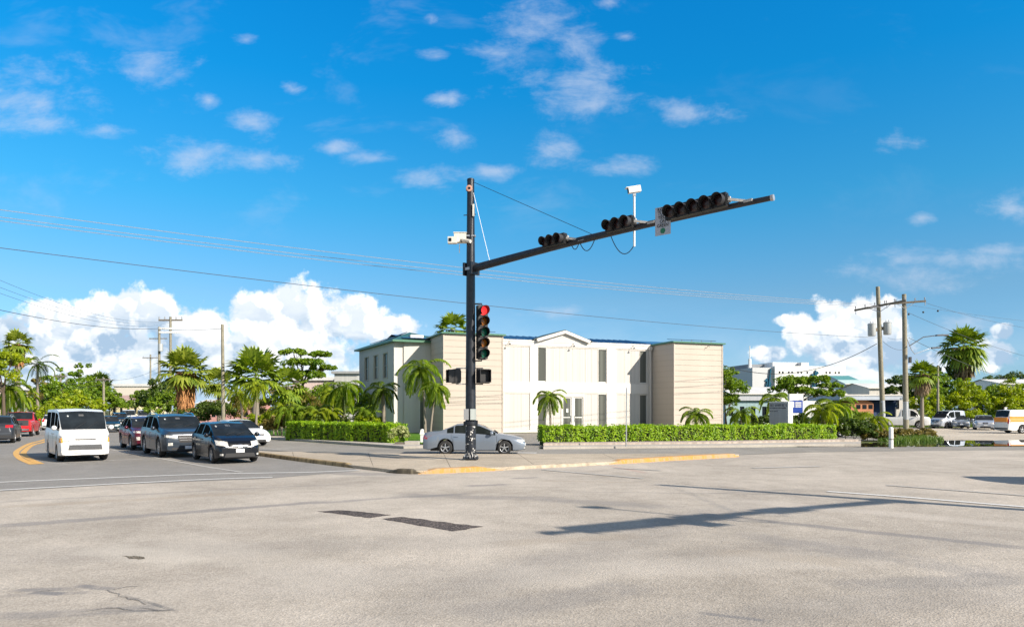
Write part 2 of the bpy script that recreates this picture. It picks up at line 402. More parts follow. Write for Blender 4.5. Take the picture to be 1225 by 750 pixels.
band((130, 706), (209, 730), .045, .75, .8, (.13, .13, .13)); band((128, 705), (172, 700), .035, .7, .8, (.14, .14, .14)); band((100, 731), (209, 730), .04, .7, .85, (.13, .13, .13)); band((10, 712), (130, 707), .10, .6, .8); band((730, 557), (770, 565), .18, .35, 0, (.42, .22, .18))
chip = ground_mat('pale worn chip seal', (.325, .289, .243), (.56, .503, .43), .62, 1, B, .5, speck=.15)
asph = ground_mat('grey asphalt', (.205, .195, .178), (.295, .28, .258), .6, 1.4, [], .4, speck=.22)
asph2 = ground_mat('dusty slip road asphalt', (.22, .205, .18), (.33, .31, .275), .6, 1.2, [], .4, speck=.2)
IB = [(gp(385, 544), gp(500, 551), .3, .5, .3, (.17, .15, .13)), (gp(415, 554), gp(455, 555), .22, .45, .2, (.22, .20, .18)), (gp(520, 548), gp(640, 552), .25, .3, .5, (.22, .19, .15)), (gp(650, 552), gp(860, 548), .3, .3, .5, (.24, .21, .17)),  # first band paints the mast's cast shadow into the paving; others are dirt
      (gp(350, 543), gp(352, 552), .02, .8, 0, (.12, .10, .08)), (gp(440, 543), gp(446, 560), .02, .8, 0, (.12, .10, .08)), (gp(530, 544), gp(540, 565), .02, .8, 0, (.12, .10, .08)), (gp(618, 544), gp(640, 560), .02, .8, 0, (.12, .10, .08)), (gp(720, 545), gp(742, 555), .02, .8, 0, (.12, .10, .08))]
isl = ground_mat('dusty island paving', (.33, .28, .215), (.54, .465, .36), .6, 1, IB, .5, speck=.2)
walk = ground_mat('sidewalk concrete', (.36, .33, .29), (.50, .465, .41), .7, 1.2, [], .3, speck=.12)
sand = ground_mat('pale crushed coral', (.40, .35, .28), (.58, .52, .43), .5, .8, [], .6, speck=.25)
soil = ground_mat('dry grass and soil', (.055, .075, .025), (.14, .15, .06), .4, .6, [], .8, speck=.5)
lawnm = ground_mat('mown lawn', (.06, .15, .012), (.12, .25, .025), .4, 1.5, [], .8, speck=.5)
patchm = ground_mat('old asphalt patch', (.055, .046, .045), (.13, .11, .10), .4, 1.0, [], 1., speck=.8)
def sheet(name, pts, z, mat, label=None):
    o = MB().poly(pts, z).build(name, mat); tagobj(o, label, None, None, 'structure'); return o
sheet('ground', [(-900, -60), (900, -60), (900, 2500), (-900, 2500)], -.012, soil)
# intersection, left road, slip road
road_left_L = [(-33, 36), (-36.5, 44), (-41, 54), (-50, 74), (-63, 102), (-90, 160), (-180, 350)]
road_left_R = [(-14.1, 45.5), (-21.5, 53), (-29, 62), (-39.5, 77), (-53, 100), (-78, 150), (-160, 340)]
sheet('road_intersection', [(-70, -40), (90, -40), (90, 38.6), (30, 38.6), (19.4, 38.6), (8, 37.2), (1.6, 36.2), (-5.7, 36.4), (-14.2, 45.6), (-33, 46), (-70, 34)], 0, chip)
sheet('road_asphalt_approach', [(-60, 14.5)] + [gp(0, 587.5), gp(151, 579), gp(326, 572), gp(430, 563), gp(424, 560.5), gp(315, 546.5)] + [(-14.5, 35), (-17, 39), (-14.2, 45.4)] + road_left_R[1:] + road_left_L[::-1] + [(-60, 30)], .004, asph)
# slip road wears the darker top course
sheet('slip_road', [(-14.6, 35.2), (-11.3, 32.8), (-4.6, 30.9), (1, 30.7), (9.7, 31.1), (14, 33.5), (30, 36.2), (60, 37.5), (60, 38.6), (19.4, 38.5), (8, 37.1), (1.6, 36.1), (-5.7, 36.3), (-14.1, 45.3), (-17, 39)], .008, asph2)
sheet('car_park', [(-5.0, 36.3), (1.3, 36.0), (1.5, 37.4), (6, 38.8), (19, 42.5), (26, 48), (25, 67), (-3, 59.5), (-4.6, 52), (-4.2, 43)], .012, asph2)
# sidewalks as raised slabs with kerbs
def slab(name, pts, h, mat, z0=-.01):
    o = MB().prism(pts, z0, h).build(name, mat); tagobj(o, None, None, None, 'structure'); return o
slab('sidewalk', [gp(650, 537.3), gp(850, 535.4), gp(1010, 533.2), gp(1030, 533.2), gp(1030, 529), gp(1000, 527.4), gp(850, 529.6), gp(652, 531.4)], .12, walk)
slab('sidewalk', [(-5.6, 36.7), (-14, 45.9), (-21.3, 53.4), (-28.8, 62.4), (-27.6, 63.2), (-20, 54.6), (-12.9, 47.4), (-7.4, 40.6), (-4.8, 38.2), (-4.6, 36.9)], .12, walk)
slab('sidewalk', [(-36.6, 43), (-41.2, 54), (-50.3, 74), (-63.3, 102), (-90.3, 160), (-93, 160), (-65.6, 102), (-52.4, 74), (-43.2, 54), (-38.6, 43)], .12, walk)
sheet('lawn', [(-13.5, 49), (-6.5, 41.6), (-5.2, 41.4), (-4.6, 44), (-4.7, 52), (-4.5, 60), (-20, 68), (-28, 64)], .03, lawnm)
sheet('gravel_lot', [gp(1095, 524), gp(1110, 527.5), gp(1160, 528.5), gp(1225, 526), (60, 46.5), (95, 50), (95, 84), (46, 82), (36, 78), (32, 66), (29, 56)], .008, sand)
# puddle at the road edge
m, nt_, b_, vec_ = base_mat('still puddle water')
b_.inputs['Base Color'].default_value = (.03, .028, .02, 1); b_.inputs['Roughness'].default_value = .015; b_.inputs['Specular IOR Level'].default_value = 1.0
b_.inputs['IOR'].default_value = 1.6
bn_ = nd(nt_, 'ShaderNodeBump'); bn_.inputs['Strength'].default_value = .02; nt_.links.new(noise(nt_, vec_, 3, 2), bn_.inputs['Height']); nt_.links.new(bn_.outputs[0], b_.inputs['Normal'])
pud = [gp(935, 533.8), gp(1000, 534.5), gp(1060, 534.9), gp(1130, 534.3), gp(1225, 533.2), (45, 39.6), (62, 40.5), (64, 46.0), gp(1225, 526.2), gp(1190, 527.0), gp(1150, 526.6), gp(1118, 527.4), gp(1085, 529.6), gp(1050, 529.3), gp(1028, 530.6), gp(1000, 531.6)]
tagobj(MB().poly(pud, .018).build('puddle', m), None, None, None, 'structure')
# island
front = [(-14.5, 35), (-12.8, 32.9), gp(315, 546), gp(424, 560), gp(459, 564), gp(475, 566.3), gp(492, 567), gp(545, 565.3), gp(640, 560), gp(715, 556.3), gp(800, 551), gp(878, 546.8), gp(884, 545.9)]
back = [(9.6, 31.0), (1, 30.6), (-4.6, 30.8), (-11.3, 32.7)]
slab('traffic_island', [front[0], front[1], front[2], front[3], front[4], front[5], front[6], front[7], front[8], front[9], front[10], front[11], front[12]] + back, .10, isl)
def kerb(name, pts, w, h, mat, label=None):
    """kerb stones along a line: outer face rounded, ends ramped to the ground"""
    mb = MB(); n = len(pts); P = [Vector((x, y, 0)) for x, y in pts]; rings = []
    for i, p in enumerate(P):
        t = (P[min(i + 1, n - 1)] - P[max(i - 1, 0)]).normalized(); q = Vector((-t.y, t.x, 0))
        hh = h if 0 < i < n - 1 else .02
        rings.append([p - q * w * .1 + Vector((0, 0, -.005)), p - q * w * .02 + Vector((0, 0, hh * .75)), p + q * w * .12 + Vector((0, 0, hh)), p + q * w + Vector((0, 0, hh + .004)), p + q * (w + .01) + Vector((0, 0, -.005))])
    vs = [v_ for r_ in rings for v_ in r_]; fs = [(i * 5 + k, (i + 1) * 5 + k, (i + 1) * 5 + k + 1, i * 5 + k + 1) for i in range(n - 1) for k in range(4)]
    fs += [(0, 1, 2, 3, 4), tuple((n - 1) * 5 + k for k in (4, 3, 2, 1, 0))]
    mb.add(vs, fs); o = mb.build(name, mat); tagobj(o, label, None, None, 'structure'); return o
def dens(pts, step=.6):
    out = []
    for a, b_ in zip(pts[:-1], pts[1:]):
        n = max(1, int(math.hypot(b_[0] - a[0], b_[1] - a[1]) / step))
        out += [(a[0] + (b_[0] - a[0]) * i / n, a[1] + (b_[1] - a[1]) * i / n) for i in range(n)]
    return out + [pts[-1]]
kerbold = M('stained kerb stone', (.30, .22, .11), .9, 0, .45, 4, .5, 40)
kerbyel, nt_k, b_k, vec_k = base_mat('yellow painted kerb')
fk = remap(nt_k, noise(nt_k, vec_k, 1.9, 6, .72, .3), .44, .58); fk2 = remap(nt_k, noise(nt_k, vec_k, 11, 5, .7), .56, .64)
ck = mixc(nt_k, math_(nt_k, 'MAXIMUM', math_(nt_k, 'MULTIPLY', fk, .75), fk2), (.50, .245, .055), (.36, .28, .185))
nt_k.links.new(ck, b_k.inputs['Base Color']); b_k.inputs['Roughness'].default_value = .85
kerb('kerb', dens(front[0:3] + [gp(370, 553.5), front[3]]), .16, .145, kerbold, 'brown stained kerb on the left side of the traffic island')
kerb('kerb', dens([gp(462, 565), front[5], front[6], gp(505, 566.9)]), .18, .15, M('dirty dark kerb', (.10, .085, .06), .9, 0, .5, 6, .5, 40))
kerb('kerb', dens([gp(500, 567), front[7], gp(602, 562.4)]), .3, .15, kerbyel, 'yellow painted kerb below the traffic light pole')
kerb('kerb', dens([gp(602, 562.4), front[8], gp(680, 558.2), gp(728, 555.5)]), .28, .105, M('bare kerb concrete', (.42, .35, .26), .9, 0, .3, 4, .5, 40), 'bare worn kerb between the two yellow stretches of the island')
kerb('kerb', dens([gp(728, 555.5), gp(745, 554.5), front[10], front[11], front[12]]), .3, .15, kerbyel, 'yellow painted kerb on the right end of the island')
# low planter wall below the right hedge
slab('planter_kerb', [gp(650, 535.4), gp(850, 533.2), gp(1003, 530.6), gp(1027, 530.4), gp(1027, 529.2), gp(1000, 529.2), gp(850, 531.6), gp(652, 533.8)], .22, M('rough pinkish kerb block', (.40, .34, .29), .9, 0, .25, 5, .6, 30))
# ------------------------------------------------------------ road paint
wpaint = M('worn white road paint', (.60, .59, .56), .75, 0, .12, 14, .3, 60)
fpaint = M('faded white road paint', (.42, .405, .375), .8, 0, .15, 9, .3, 60)
def stripe(pts, w, mat, z=.0125, name='lane_marking', lab=None):
    P = [Vector((x, y, 0)) for x, y in pts]; n = len(P); L = []; Rr = []
    for i, p in enumerate(P):
        t = (P[min(i + 1, n - 1)] - P[max(i - 1, 0)]).normalized(); q = Vector((-t.y, t.x, 0)) * w / 2
        L.append(p - q); Rr.append(p + q)
    mb = MB(); vs = [(a.x, a.y, z) for a in L + Rr]
    mb.add(vs, [(i, i + 1, n + i + 1, n + i) for i in range(n - 1)]); o = mb.build(name, mat)
    tagobj(o, lab, None, None, 'structure'); return o
def smoothpts(pts, n=6):
    out = []
    for i in range(len(pts) - 1):
        p0 = pts[max(i - 1, 0)]; p1 = pts[i]; p2 = pts[i + 1]; p3 = pts[min(i + 2, len(pts) - 1)]
        for k in range(n):
            t = k / n
            out.append(tuple(.5 * (2 * p1[j] + (p2[j] - p0[j]) * t + (2 * p0[j] - 5 * p1[j] + 4 * p2[j] - p3[j]) * t * t + (3 * p1[j] - p0[j] - 3 * p2[j] + p3[j]) * t ** 3) for j in (0, 1)))
    return out + [pts[-1]]
yl = M('yellow centre line paint', (.62, .36, .10), .75, 0, .2, 9)
stripe(smoothpts([(-56, 92), (-43, 68), gp(55.5, 525), gp(36, 530.6), gp(22.5, 538), gp(19.5, 543), gp(25, 549), gp(39.6, 555.5)]), .24, yl)
stripe(smoothpts([(-55.3, 92), (-42.3, 68), gp(57.5, 527), gp(40, 532), gp(30, 539), gp(28.6, 544), gp(37, 550), gp(49, 555)]), .24, yl)
stripe(smoothpts([gp(49, 555.5), gp(90, 553.5), gp(130, 551), gp(176, 549)]), .16, fpaint)
stripe([gp(130, 537.5), gp(175, 545.5), gp(250, 559), gp(290, 565)], .14, fpaint)
stripe(smoothpts([gp(-60, 580), gp(0, 577), gp(120, 572), gp(245, 567.3), gp(367, 565), gp(430, 562.5)]), .2, wpaint)
stripe(smoothpts([gp(-60, 590), gp(0, 586.5), gp(151, 578.3), gp(250, 573.5), gp(326, 571)]), .2, wpaint)
stripe([gp(990, 588), gp(1092, 595.5), gp(1225, 606.5), gp(1330, 615)], .22, wpaint)
stripe([gp(1060, 580.5), gp(1225, 593), gp(1330, 601)], .14, fpaint)
stripe([gp(650, 562), gp(770, 572.5)], .18, fpaint)
stripe([gp(735, 560), gp(790, 563)], .14, fpaint)
stripe([gp(900, 560), gp(980, 558)], .25, fpaint)
stripe([gp(619, 541.5), gp(642, 541.8)], .45, wpaint)
for k in range(5):                       # bays of the car park
    x = 4.5 + k * 3.0; stripe([(x, 55.2 + .38 * x), (x + 1.2, 51.4 + .38 * x)], .12, wpaint, .0165)
# old trench patches and surface damage
def ragged(pts, z, name, mat, amp, seed, step=.12):
    rnd = random.Random(seed); q = dens(pts + [pts[0]], step)[:-1]
    q = [(x + rnd.uniform(-amp, amp), y + rnd.uniform(-amp, amp)) for x, y in q]
    sheet(name, q, z, mat)
ragged([gp(380, 611.6), gp(410, 610), gp(469, 615.7), gp(441, 619.5)], .0042, 'asphalt_patch', patchm, .03, 1)
ragged([gp(455, 620.5), gp(480, 618), gp(577.5, 630), gp(541, 635.5)], .0042, 'asphalt_patch', patchm, .03, 2)
ragged([gp(146, 665), gp(168, 665), gp(175, 669), gp(152, 667.5)], .0042, 'asphalt_patch', ground_mat('gravelly hollow', (.13, .11, .08), (.30, .26, .20), .4, 1.2, [], 1., speck=.7), .03, 3, .06)
rr = random.Random(5)
def crack(pts, w, seed):
    r_ = random.Random(seed); q = dens(pts, .09); q = [(x + r_.uniform(-.02, .02), y + r_.uniform(-.035, .035)) for x, y in q]
    P = [Vector((x, y, 0)) for x, y in q]; n = len(P); vs = []; 
    for i, p in enumerate(P):
        t = (P[min(i + 1, n - 1)] - P[max(i - 1, 0)]).normalized(); k = Vector((-t.y, t.x, 0)) * w * r_.uniform(.2, 1.) * (0.1 if i in (0, n - 1) else 1)
        vs += [tuple(p - k), tuple(p + k)]
    vs = [(a, b_, .0041) for a, b_, _ in vs]
    o = MB().add(vs, [(2 * i, 2 * i + 2, 2 * i + 3, 2 * i + 1) for i in range(n - 1)]).build('road_crack', crackm); o['kind'] = 'structure'
crackm = ground_mat('tar filled crack', (.19, .18, .168), (.34, .31, .28), .4, 2, [], .6, speck=.4)
crack([gp(128, 706), gp(150, 714), gp(178, 723)], .022, 1); crack([gp(130, 706), gp(150, 702), gp(172, 700)], .016, 2)
crack([gp(165, 727), gp(190, 729), gp(209, 730)], .02, 3); crack([gp(100, 731), gp(128, 727), (gp(160, 729))], .016, 4)
crack([gp(186, 698), gp(201, 696.5)], .03, 5); crack([gp(240, 716), gp(258, 713)], .02, 6); crack([gp(262, 722), gp(281, 719)], .02, 7)
crack([gp(40, 708), gp(70, 706)], .03, 9); crack([gp(802, 578), gp(900, 585)], .02, 10)  # last strip paints the tip of the twin mast's cast shadow
# ------------------------------------------------------------ traffic signal masts
lens_red_on = M('lit red lens', (.8, .02, .02), .3, emit=(1, .03, .03), estr=1.0, var=.1)
lens_am = M('unlit amber lens', (.34, .115, .012), .25, 0, .25, 30, coat=.4)
lens_gr = M('unlit green lens', (.004, .14, .085), .25, 0, .25, 30, coat=.4)
lens_dk = M('dark unlit lens', (.03, .012, .012), .3, 0, .3, 30)
brk_m = M('dull white bracket', (.40, .39, .37), .6, 0, .15, 8)
sig = M('black signal housing', (.010, .010, .011), .5, 0, .2, 8)
visor_o = M('grey dusty visor', (.026, .026, .028), .6, 0, .2, 8)
def visor(mb, c, f, r, L, mat, inner=None):
    """tunnel visor: open cylinder with a slanted lower mouth"""
    f = Vector(f).normalized(); x = f.cross(Vector((0, 0, 1))).normalized(); z = x.cross(f); c = Vector(c); n = 18
    ang = [R(-55) + R(290) * k / (n - 1) for k in range(n)]
    def ring(rad, d0):
        out = []
        for a in ang:
            s = math.sin(a); dl = d0 * (.62 + .38 * (s + 1) / 2) if d0 > 0 else 0
            out.append(c + f * dl + x * (math.cos(a) * rad) + z * (s * rad))
        return out
    A, B_, C, D = ring(r, 0), ring(r, L), ring(r - .008, L), ring(r - .008, 0)
    vs = A + B_ + C + D
    fs = []
    for (i0, i1) in ((0, 1), (1, 2), (2, 3)):
        for k in range(n - 1): fs.append((i0 * n + k, i0 * n + k + 1, i1 * n + k + 1, i1 * n + k))
    mb.add(vs, fs, mat)
def signal_head(name, centre, f, along, lenses, spacing, r, parent, vis=.26, label=None):
    """bank of lens sections along a direction; returns the housing object"""
    f = Vector(f).normalized(); along = Vector(along).normalized(); c0 = Vector(centre); n = len(lenses)
    up = along.cross(f).normalized()
    hb = MB()
    for i in range(n):
        c = c0 + along * ((i - (n - 1) / 2) * spacing)
        hb.obox(c - f * .1, along, up, f, spacing * .485, r * 1.16, .1, sig)
        hb.obox(c + f * .008, along, up, f, spacing * .45, r * 1.05, .008, sig)
    hb.obox(c0 - f * .12, along, up, f, spacing * n / 2 + .015, r * .8, .075, sig)
    house = hb.build(name, None, parent)
    if label: house['label'] = label
    for i, lm in enumerate(lenses):
        c = c0 + along * ((i - (n - 1) / 2) * spacing) + f * .017
        vb = MB(); visor(vb, c, f, r, vis, visor_o if abs(f.x) > .5 else sig); vb.build('visor', None, house, smooth=40)
        lb = MB(); lb.lathe([(r * .93, 0), (r * .8, .02), (r * .45, .038), (.001, .045)], c, f, 18, lm); o = lb.build('lens', None, house, smooth=60)
    return house
def make_mast(base, arm_v, arm_z0, arm_z1, label, full=True):
    bx, by = base
    t = thing('traffic_light_mast', (bx, by, .10 if full else 0), 0, label, 'traffic light')
    H = 10.65
    z = lambda zz: zz - (.10 if full else 0)
    pm = MB(); pm.tube([(0, 0, .03), (0, 0, 2.2), (0, 0, 7.3), (0, 0, H)], [.205, .195, .165, .135], 20, black_metal)
    if not full: pm.build('pole', None, t, smooth=50)
    cb_ = MB(); cb_.lathe([(.001, H + .03), (.1, H + .02), (.143, H - .02), (.143, H - .07)], (0, 0, 0), (0, 0, 1), 16, black_metal); cb_.build('pole_cap', None, t, smooth=40)
    bp = MB(); bp.box(-.29, .29, -.29, .29, .03, .075, black_metal); bp.build('base_plate', None, t)
    for i in (-1, 1):
        for j in (-1, 1):
            b = MB(); b.tube([(i * .23, j * .23, 0), (i * .23, j * .23, .19)], .028, 8, galv); b.tube([(i * .23, j * .23, .08), (i * .23, j * .23, .14)], .05, 6, black_metal); b.build('anchor_bolt', None, t)
    a = Vector((arm_v[0], arm_v[1], arm_z1 - arm_z0)); A0 = Vector((0, 0, z(arm_z0))); L = a.length; ad = a.normalized()
    hd = Vector((ad.x, ad.y, 0)).normalized(); f = Vector((hd.y, -hd.x, 0))     # signals look to this side
    if f.y > 0: f = -f
    pts = []; rad = []
    for i in range(13):
        s = i / 12; p = A0 + a * s + Vector((0, 0, .10 * math.sin(math.pi * s))); pts.append(p); rad.append(.150 - .075 * s)
    MB().tube(pts, rad, 14, black_metal).build('mast_arm', None, t, smooth=50)
    e = MB(); e.tube([A0 + a - ad * .02, A0 + a + ad * .06], .088, 12, galv); e.build('arm_end_cap', None, t, smooth=40)
    fl = MB(); fl.obox(A0 + hd * .2, hd, f, (0, 0, 1), .05, .23, .23, black_metal); fl.obox(A0 - hd * .17, hd, f, (0, 0, 1), .04, .22, .24, black_metal)
    fl.obox(A0 + f * .17, hd, f, (0, 0, 1), .2, .02, .05, galv); fl.obox(A0 - f * .17, hd, f, (0, 0, 1), .2, .02, .05, black_metal); fl.build('arm_flange', None, t)
    def ap(s): return A0 + a * s + Vector((0, 0, .10 * math.sin(math.pi * s)))
    def head(s, n, sp_, r):
        c = ap(s) + f * .30 + Vector((0, 0, .14))
        ln = [lens_dk] * n
        h = signal_head('signal_head', c, f, ad, ln, sp_, r, t)
        k = MB(); q0 = c + ad * (sp_ * n / 2 + .02) - f * .1; q1 = ap(s) + ad * (sp_ * n / 2 + .55)
        k.bar(q0, q1, .05, .07, brk_m); k.bar(q0 - ad * .1 - f * .05, q0 + ad * .05 - f * .05, .08, .16, brk_m)
        k.obox(q1, ad, f, (0, 0, 1), .12, .11, .035, brk_m); k.build('bracket', None, t)
        k2 = MB(); k2.bar(c - f * .15, ap(s), .06, .06, black_metal); k2.build('bracket', None, t)
        return c
    head(.360, 3, .31, .148); head(.585, 3, .33, .158); c5 = head(.812, 5, .385, .172)
    # regulatory sign beside the five-section head
    sc_ = ap(.745) + f * .20 + Vector((0, 0, -.02)); 
    sc_ = c5 - ad * 1.10 - Vector((0, 0, .16)) - f * .14
    up = Vector((0, 0, 1))
    sg = MB(); sg.obox(sc_, hd, up, f, .26, .43, .006, M('grey dull sign sheet', (.40, .41, .45), .5, 0, .05, 5)); so_ = sg.build('sign_panel', None, t)
    if full:
        ink = M('black sign lettering', (.02, .02, .02), .5, 0, .05)
        rot = Matrix((( -f.cross(up).x, 0, f.x), (-f.cross(up).y, 0, f.y), (0, 1, 0)))
        rot = Matrix((Vector((hd.x, hd.y, 0)), up, f)).transposed()
        if rot.determinant() < 0: rot = Matrix((-Vector((hd.x, hd.y, 0)), up, f)).transposed()
        for txt, dz in (('RIGHT', .35), ('TURN', .235), ('YIELD', .11), ('ON', -.02), ('GREEN', -.14)):
            tm = text_mesh(txt, .15, ink, 'lettering', so_, .006, xs=.82)
            tm.matrix_local = Matrix.Translation(sc_ + f * .009 + up * dz) @ rot.to_4x4()
        gd = MB(); gd.lathe([(.085, 0), (.085, .006), (.001, .007)], sc_ + f * .006 - up * .30, f, 20, M('green sign disc', (.01, .16, .08), .5, 0, .05)); gd.build('green_disc', None, so_)
    # camera on its riser
    cp = ap(.612) - f * .17
    k = MB(); k.tube([cp - up * .55, cp + up * 1.15], .035, 8, white_paint); k.build('camera_riser', None, t, smooth=50)
    cc = cp + up * 1.25; cd = Vector((-.97, -.1, -.18)).normalized(); cx = cd.cross(up).normalized(); cu_ = cx.cross(cd)
    k = MB(); k.obox(cc, cd, cx, cu_, .2, .085, .085, white_paint); k.obox(cc + cu_ * .095 + cd * .04, cd, cx, cu_, .23, .1, .01, white_paint)
    k.obox(cc + cd * .205, cd, cx, cu_, .006, .07, .07, glass); k.bar(cc - up * .02, cc - up * .2, .09, .09, galv); k.build('camera', None, t)
    # loose cables
    for s0, s1, dp in ((.44, .49, .30), (.41, .435, .16), (.545, .62, .42)):
        p0, p1 = ap(s0) - up * .1, (ap(s1) - up * .1 if s1 != .62 else cp - up * .5)
        MB().tube(catenary(p0, p1, dp, 10), .014, 6, black_metal).build('cable', None, t, smooth=60)
    MB().tube([(0.05, -.05, H - .1), ap(.49) + up * .05], .010, 6, black_metal).build('guy_cable', None, t)
    MB().tube([(.11, -.09, H - .55), ap(.085) + up * .1], .010, 6, white_paint).build('guy_cable', None, t)
    if not full: return t
    # vertical five-section head on the right of the pole
    fv = Vector((.40, -.92, 0))
    zc = z(4.93)
    signal_head('signal_head', (.47, -.12, zc), fv, (0, 0, -1), [lens_red_on, lens_am, lens_gr, lens_am, lens_gr], .405, .175, t, .32, 'vertical five section signal head with its red lamp lit')
    for zz in (zc + 1.08, zc - 1.08):
        k = MB(); k.tube([(.1, -.05, zz), (.42, -.1, zz), (.45, -.11, zz - math.copysign(.12, zz - zc))], .025, 8, sig); k.build('bracket', None, t, smooth=50)
    # two crossing signals, hooded, one each side
    for sx, lab in ((-1, 'crossing signal head facing left'), (1, 'crossing signal head seen from its dark front')):
        cx0 = -.55 if sx < 0 else .47
        zc2 = z(3.27); ff = Vector((-.93, -.36, 0)).normalized() if sx < 0 else Vector((.35, -.94, 0)).normalized()
        fx = ff.cross(up)
        c = Vector((cx0, -.05, zc2)); k = MB()
        k.obox(c, ff, fx, up, .11, .24, .27, sig); k.obox(c - ff * .12, ff, fx, up, .025, .19, .2, sig)
        hs_ = k.build('signal_head', None, t); hs_['label'] = lab
        k = MB()
        k.obox(c + ff * .22 + up * .235, ff, fx, up, .12, .215, .008, sig); k.obox(c + ff * .22 - up * .235, ff, fx, up, .12, .215, .008, sig)
        k.obox(c + ff * .22 + fx * .21, ff, fx, up, .12, .008, .23, sig); k.obox(c + ff * .22 - fx * .21, ff, fx, up, .12, .008, .23, sig)
        k.build('visor', None, hs_)
        k = MB(); k.obox(c + ff * .115, ff, fx, up, .006, .185, .205, sig); k.build('lens', None, hs_)
        for zz in (zc2 + .30, zc2 - .30):
            k = MB(); k.tube([(sx * .1, -.03, zz), (c.x, c.y, zz), (c.x, c.y, zz - math.copysign(.08, zz - zc2))], .02, 8, galv if sx < 0 else sig); k.build('bracket', None, t, smooth=50)
    # white cabinet with camera high on the left
    cream = M('cream painted cabinet', (.62, .60, .53), .45, 0, .08, 8)
    zb = z(8.45)
    k = MB(); k.box(-.62, -.16, -.18, .12, zb - .12, zb + .22, cream); k.box(-.64, -.14, -.20, .14, zb + .22, zb + .25, cream); cbx = k.build('cabinet', None, t)
    k = MB(); k.box(-.84, -.5, -.36, -.12, zb - .2, zb + .04, cream); k.box(-.80, -.70, -.38, -.36, zb - .14, zb - .02, glass); k.build('camera', None, cbx)
    k = MB(); k.tube([(-.30, -.2, zb - .05), (.02, -.42, zb - .16)], .065, 10, cream); k.tube([(-.34, -.15, zb - .12), (-.34, -.15, zb - .02)], .05, 8, black_metal); k.build('camera', None, cbx, smooth=50)
    k = MB(); k.tube([(-.42, -.1, zb - .2), (-.42, -.1, zb - .52)], .018, 6, white_paint); k.build('antenna', None, cbx)
    k = MB(); k.box(-.2, .19, -.15, .03, zb + .1, zb + .15, galv); k.build('clamp', None, t)
    # fittings near the top
    k = MB(); k.lathe([(.055, 0), (.12, .01), (.12, .05), (.055, .06), (.055, 0)], (-.04, -.21, H - .42), (0, -1, 0), 16, M('pink rusty reel', (.5, .27, .2), .7, 0, .2, 12)); k.build('cable_reel', None, t, smooth=50)
    k = MB(); k.tube([(-.26, -.1, z(9.35)), (.2, -.12, z(9.38))], .018, 6, black_metal); k.box(.08, .16, -.2, -.1, z(9.3), z(9.75), cream); k.build('bracket', None, t)
    k = MB(); k.box(-.16, -.08, -.24, -.12, H - .5, H - .38, black_metal); k.build('bracket', None, t)
    # small grey boxes and straps low on the pole
    gb = M('pale grey switch box', (.42, .46, .44), .5, 0, .1, 8)
    k = MB(); k.box(-.25, -.06, -.25, -.1, z(1.62), z(2.03), M('dull grey box', (.25, .26, .27), .5, 0, .1)); k.build('switch_box', None, t)
    k = MB(); k.box(.0, .22, -.28, -.13, z(1.62), z(2.03), gb); k.build('switch_box', None, t)
    k = MB(); k.lathe([(.21, z(1.42)), (.235, z(1.44)), (.235, z(1.56)), (.21, z(1.58))], (0, 0, 0), (0, 0, 1), 18, black_metal); k.box(-.27, -.2, -.08, .08, z(1.4), z(1.55), black_metal); k.box(.2, .27, -.08, .08, z(1.4), z(1.6), black_metal); k.build('strap', None, t, smooth=40)
    # remains of posters and paint on the base
    rnd = random.Random(4)
    for i in range(46):
        zz = .12 + (rnd.random() ** 1.9) * 1.25; aa = R(rnd.uniform(-160, -20)); rr_ = .207 - .01 * zz / 2.2 + .003
        w_, h_ = rnd.uniform(.008, .05), rnd.uniform(.01, .045) * (2.2 if zz < .4 else 1)
        n = 7; cpt = []
        for q in range(n):
            b = 2 * math.pi * q / n; ww = rnd.uniform(.5, 1.1)
            da = math.cos(b) * w_ * ww / rr_; dz = math.sin(b) * h_ * ww
            cpt.append((math.cos(aa + da) * rr_, math.sin(aa + da) * rr_, max(.08, zz + dz)))
        pm.add(cpt, [tuple(range(n))], M('peeling white paint', (.6, .58, .55), .8, 0, .1))
    pm.build('pole', None, t, smooth=50)
    return t
make_mast((-1.57, 27.0), (8.75, -7.35), 7.33, 7.85, 'black steel traffic light mast with long signal arm, on the traffic island')
# its twin stands beyond the right edge of the picture and throws the shadow on the road
make_mast((18.15, 8.28), (-7.45, -4.4), 7.33, 7.6, 'black steel traffic light mast out of the frame at right whose shadow crosses the road', False)
# ------------------------------------------------------------ two-storey office building
TH = R(21); CT, ST = math.cos(TH), math.sin(TH); OX, OY = -5.48, 56.97
def a_at(px, b=3.7):
    k = (px - 612.5) / 850
    return (k * (OY + b * CT) - (OX - b * ST)) / (CT - k * ST)
def z_at(py, a, b=3.7): return 2 - (py - 490) * (OY + a * ST + b * CT) / 850
off = thing('office_building', (OX, OY, 0), TH, 'two storey white and beige office building with green roof edges behind the clipped hedge', 'building')
trimw = M('white trim paint', (.64, .615, .575), .6, 0, .04, 3)
greyw = M('shade grey rendered wall', (.50, .49, .47), .85, 0, .05, .8)  # annex end wall: its shade is put into a greyer wall colour
beige = M('beige lap siding', (.475, .415, .35), .75, 0, .04, .5, .1, 30)
greenr = M('green roof flashing', (.06, .16, .10), .45, .2, .15, 4)
bluer = M('blue metal roofing', (.05, .16, .32), .4, .3, .1, 2)
solar = M('dark solar panel', (.012, .016, .03), .15, .2, .2, 4)
framew = M('white window frame', (.66, .65, .62), .5, 0, .05)
pane = glassdark('office window glass', (.085, .09, .08), .10)
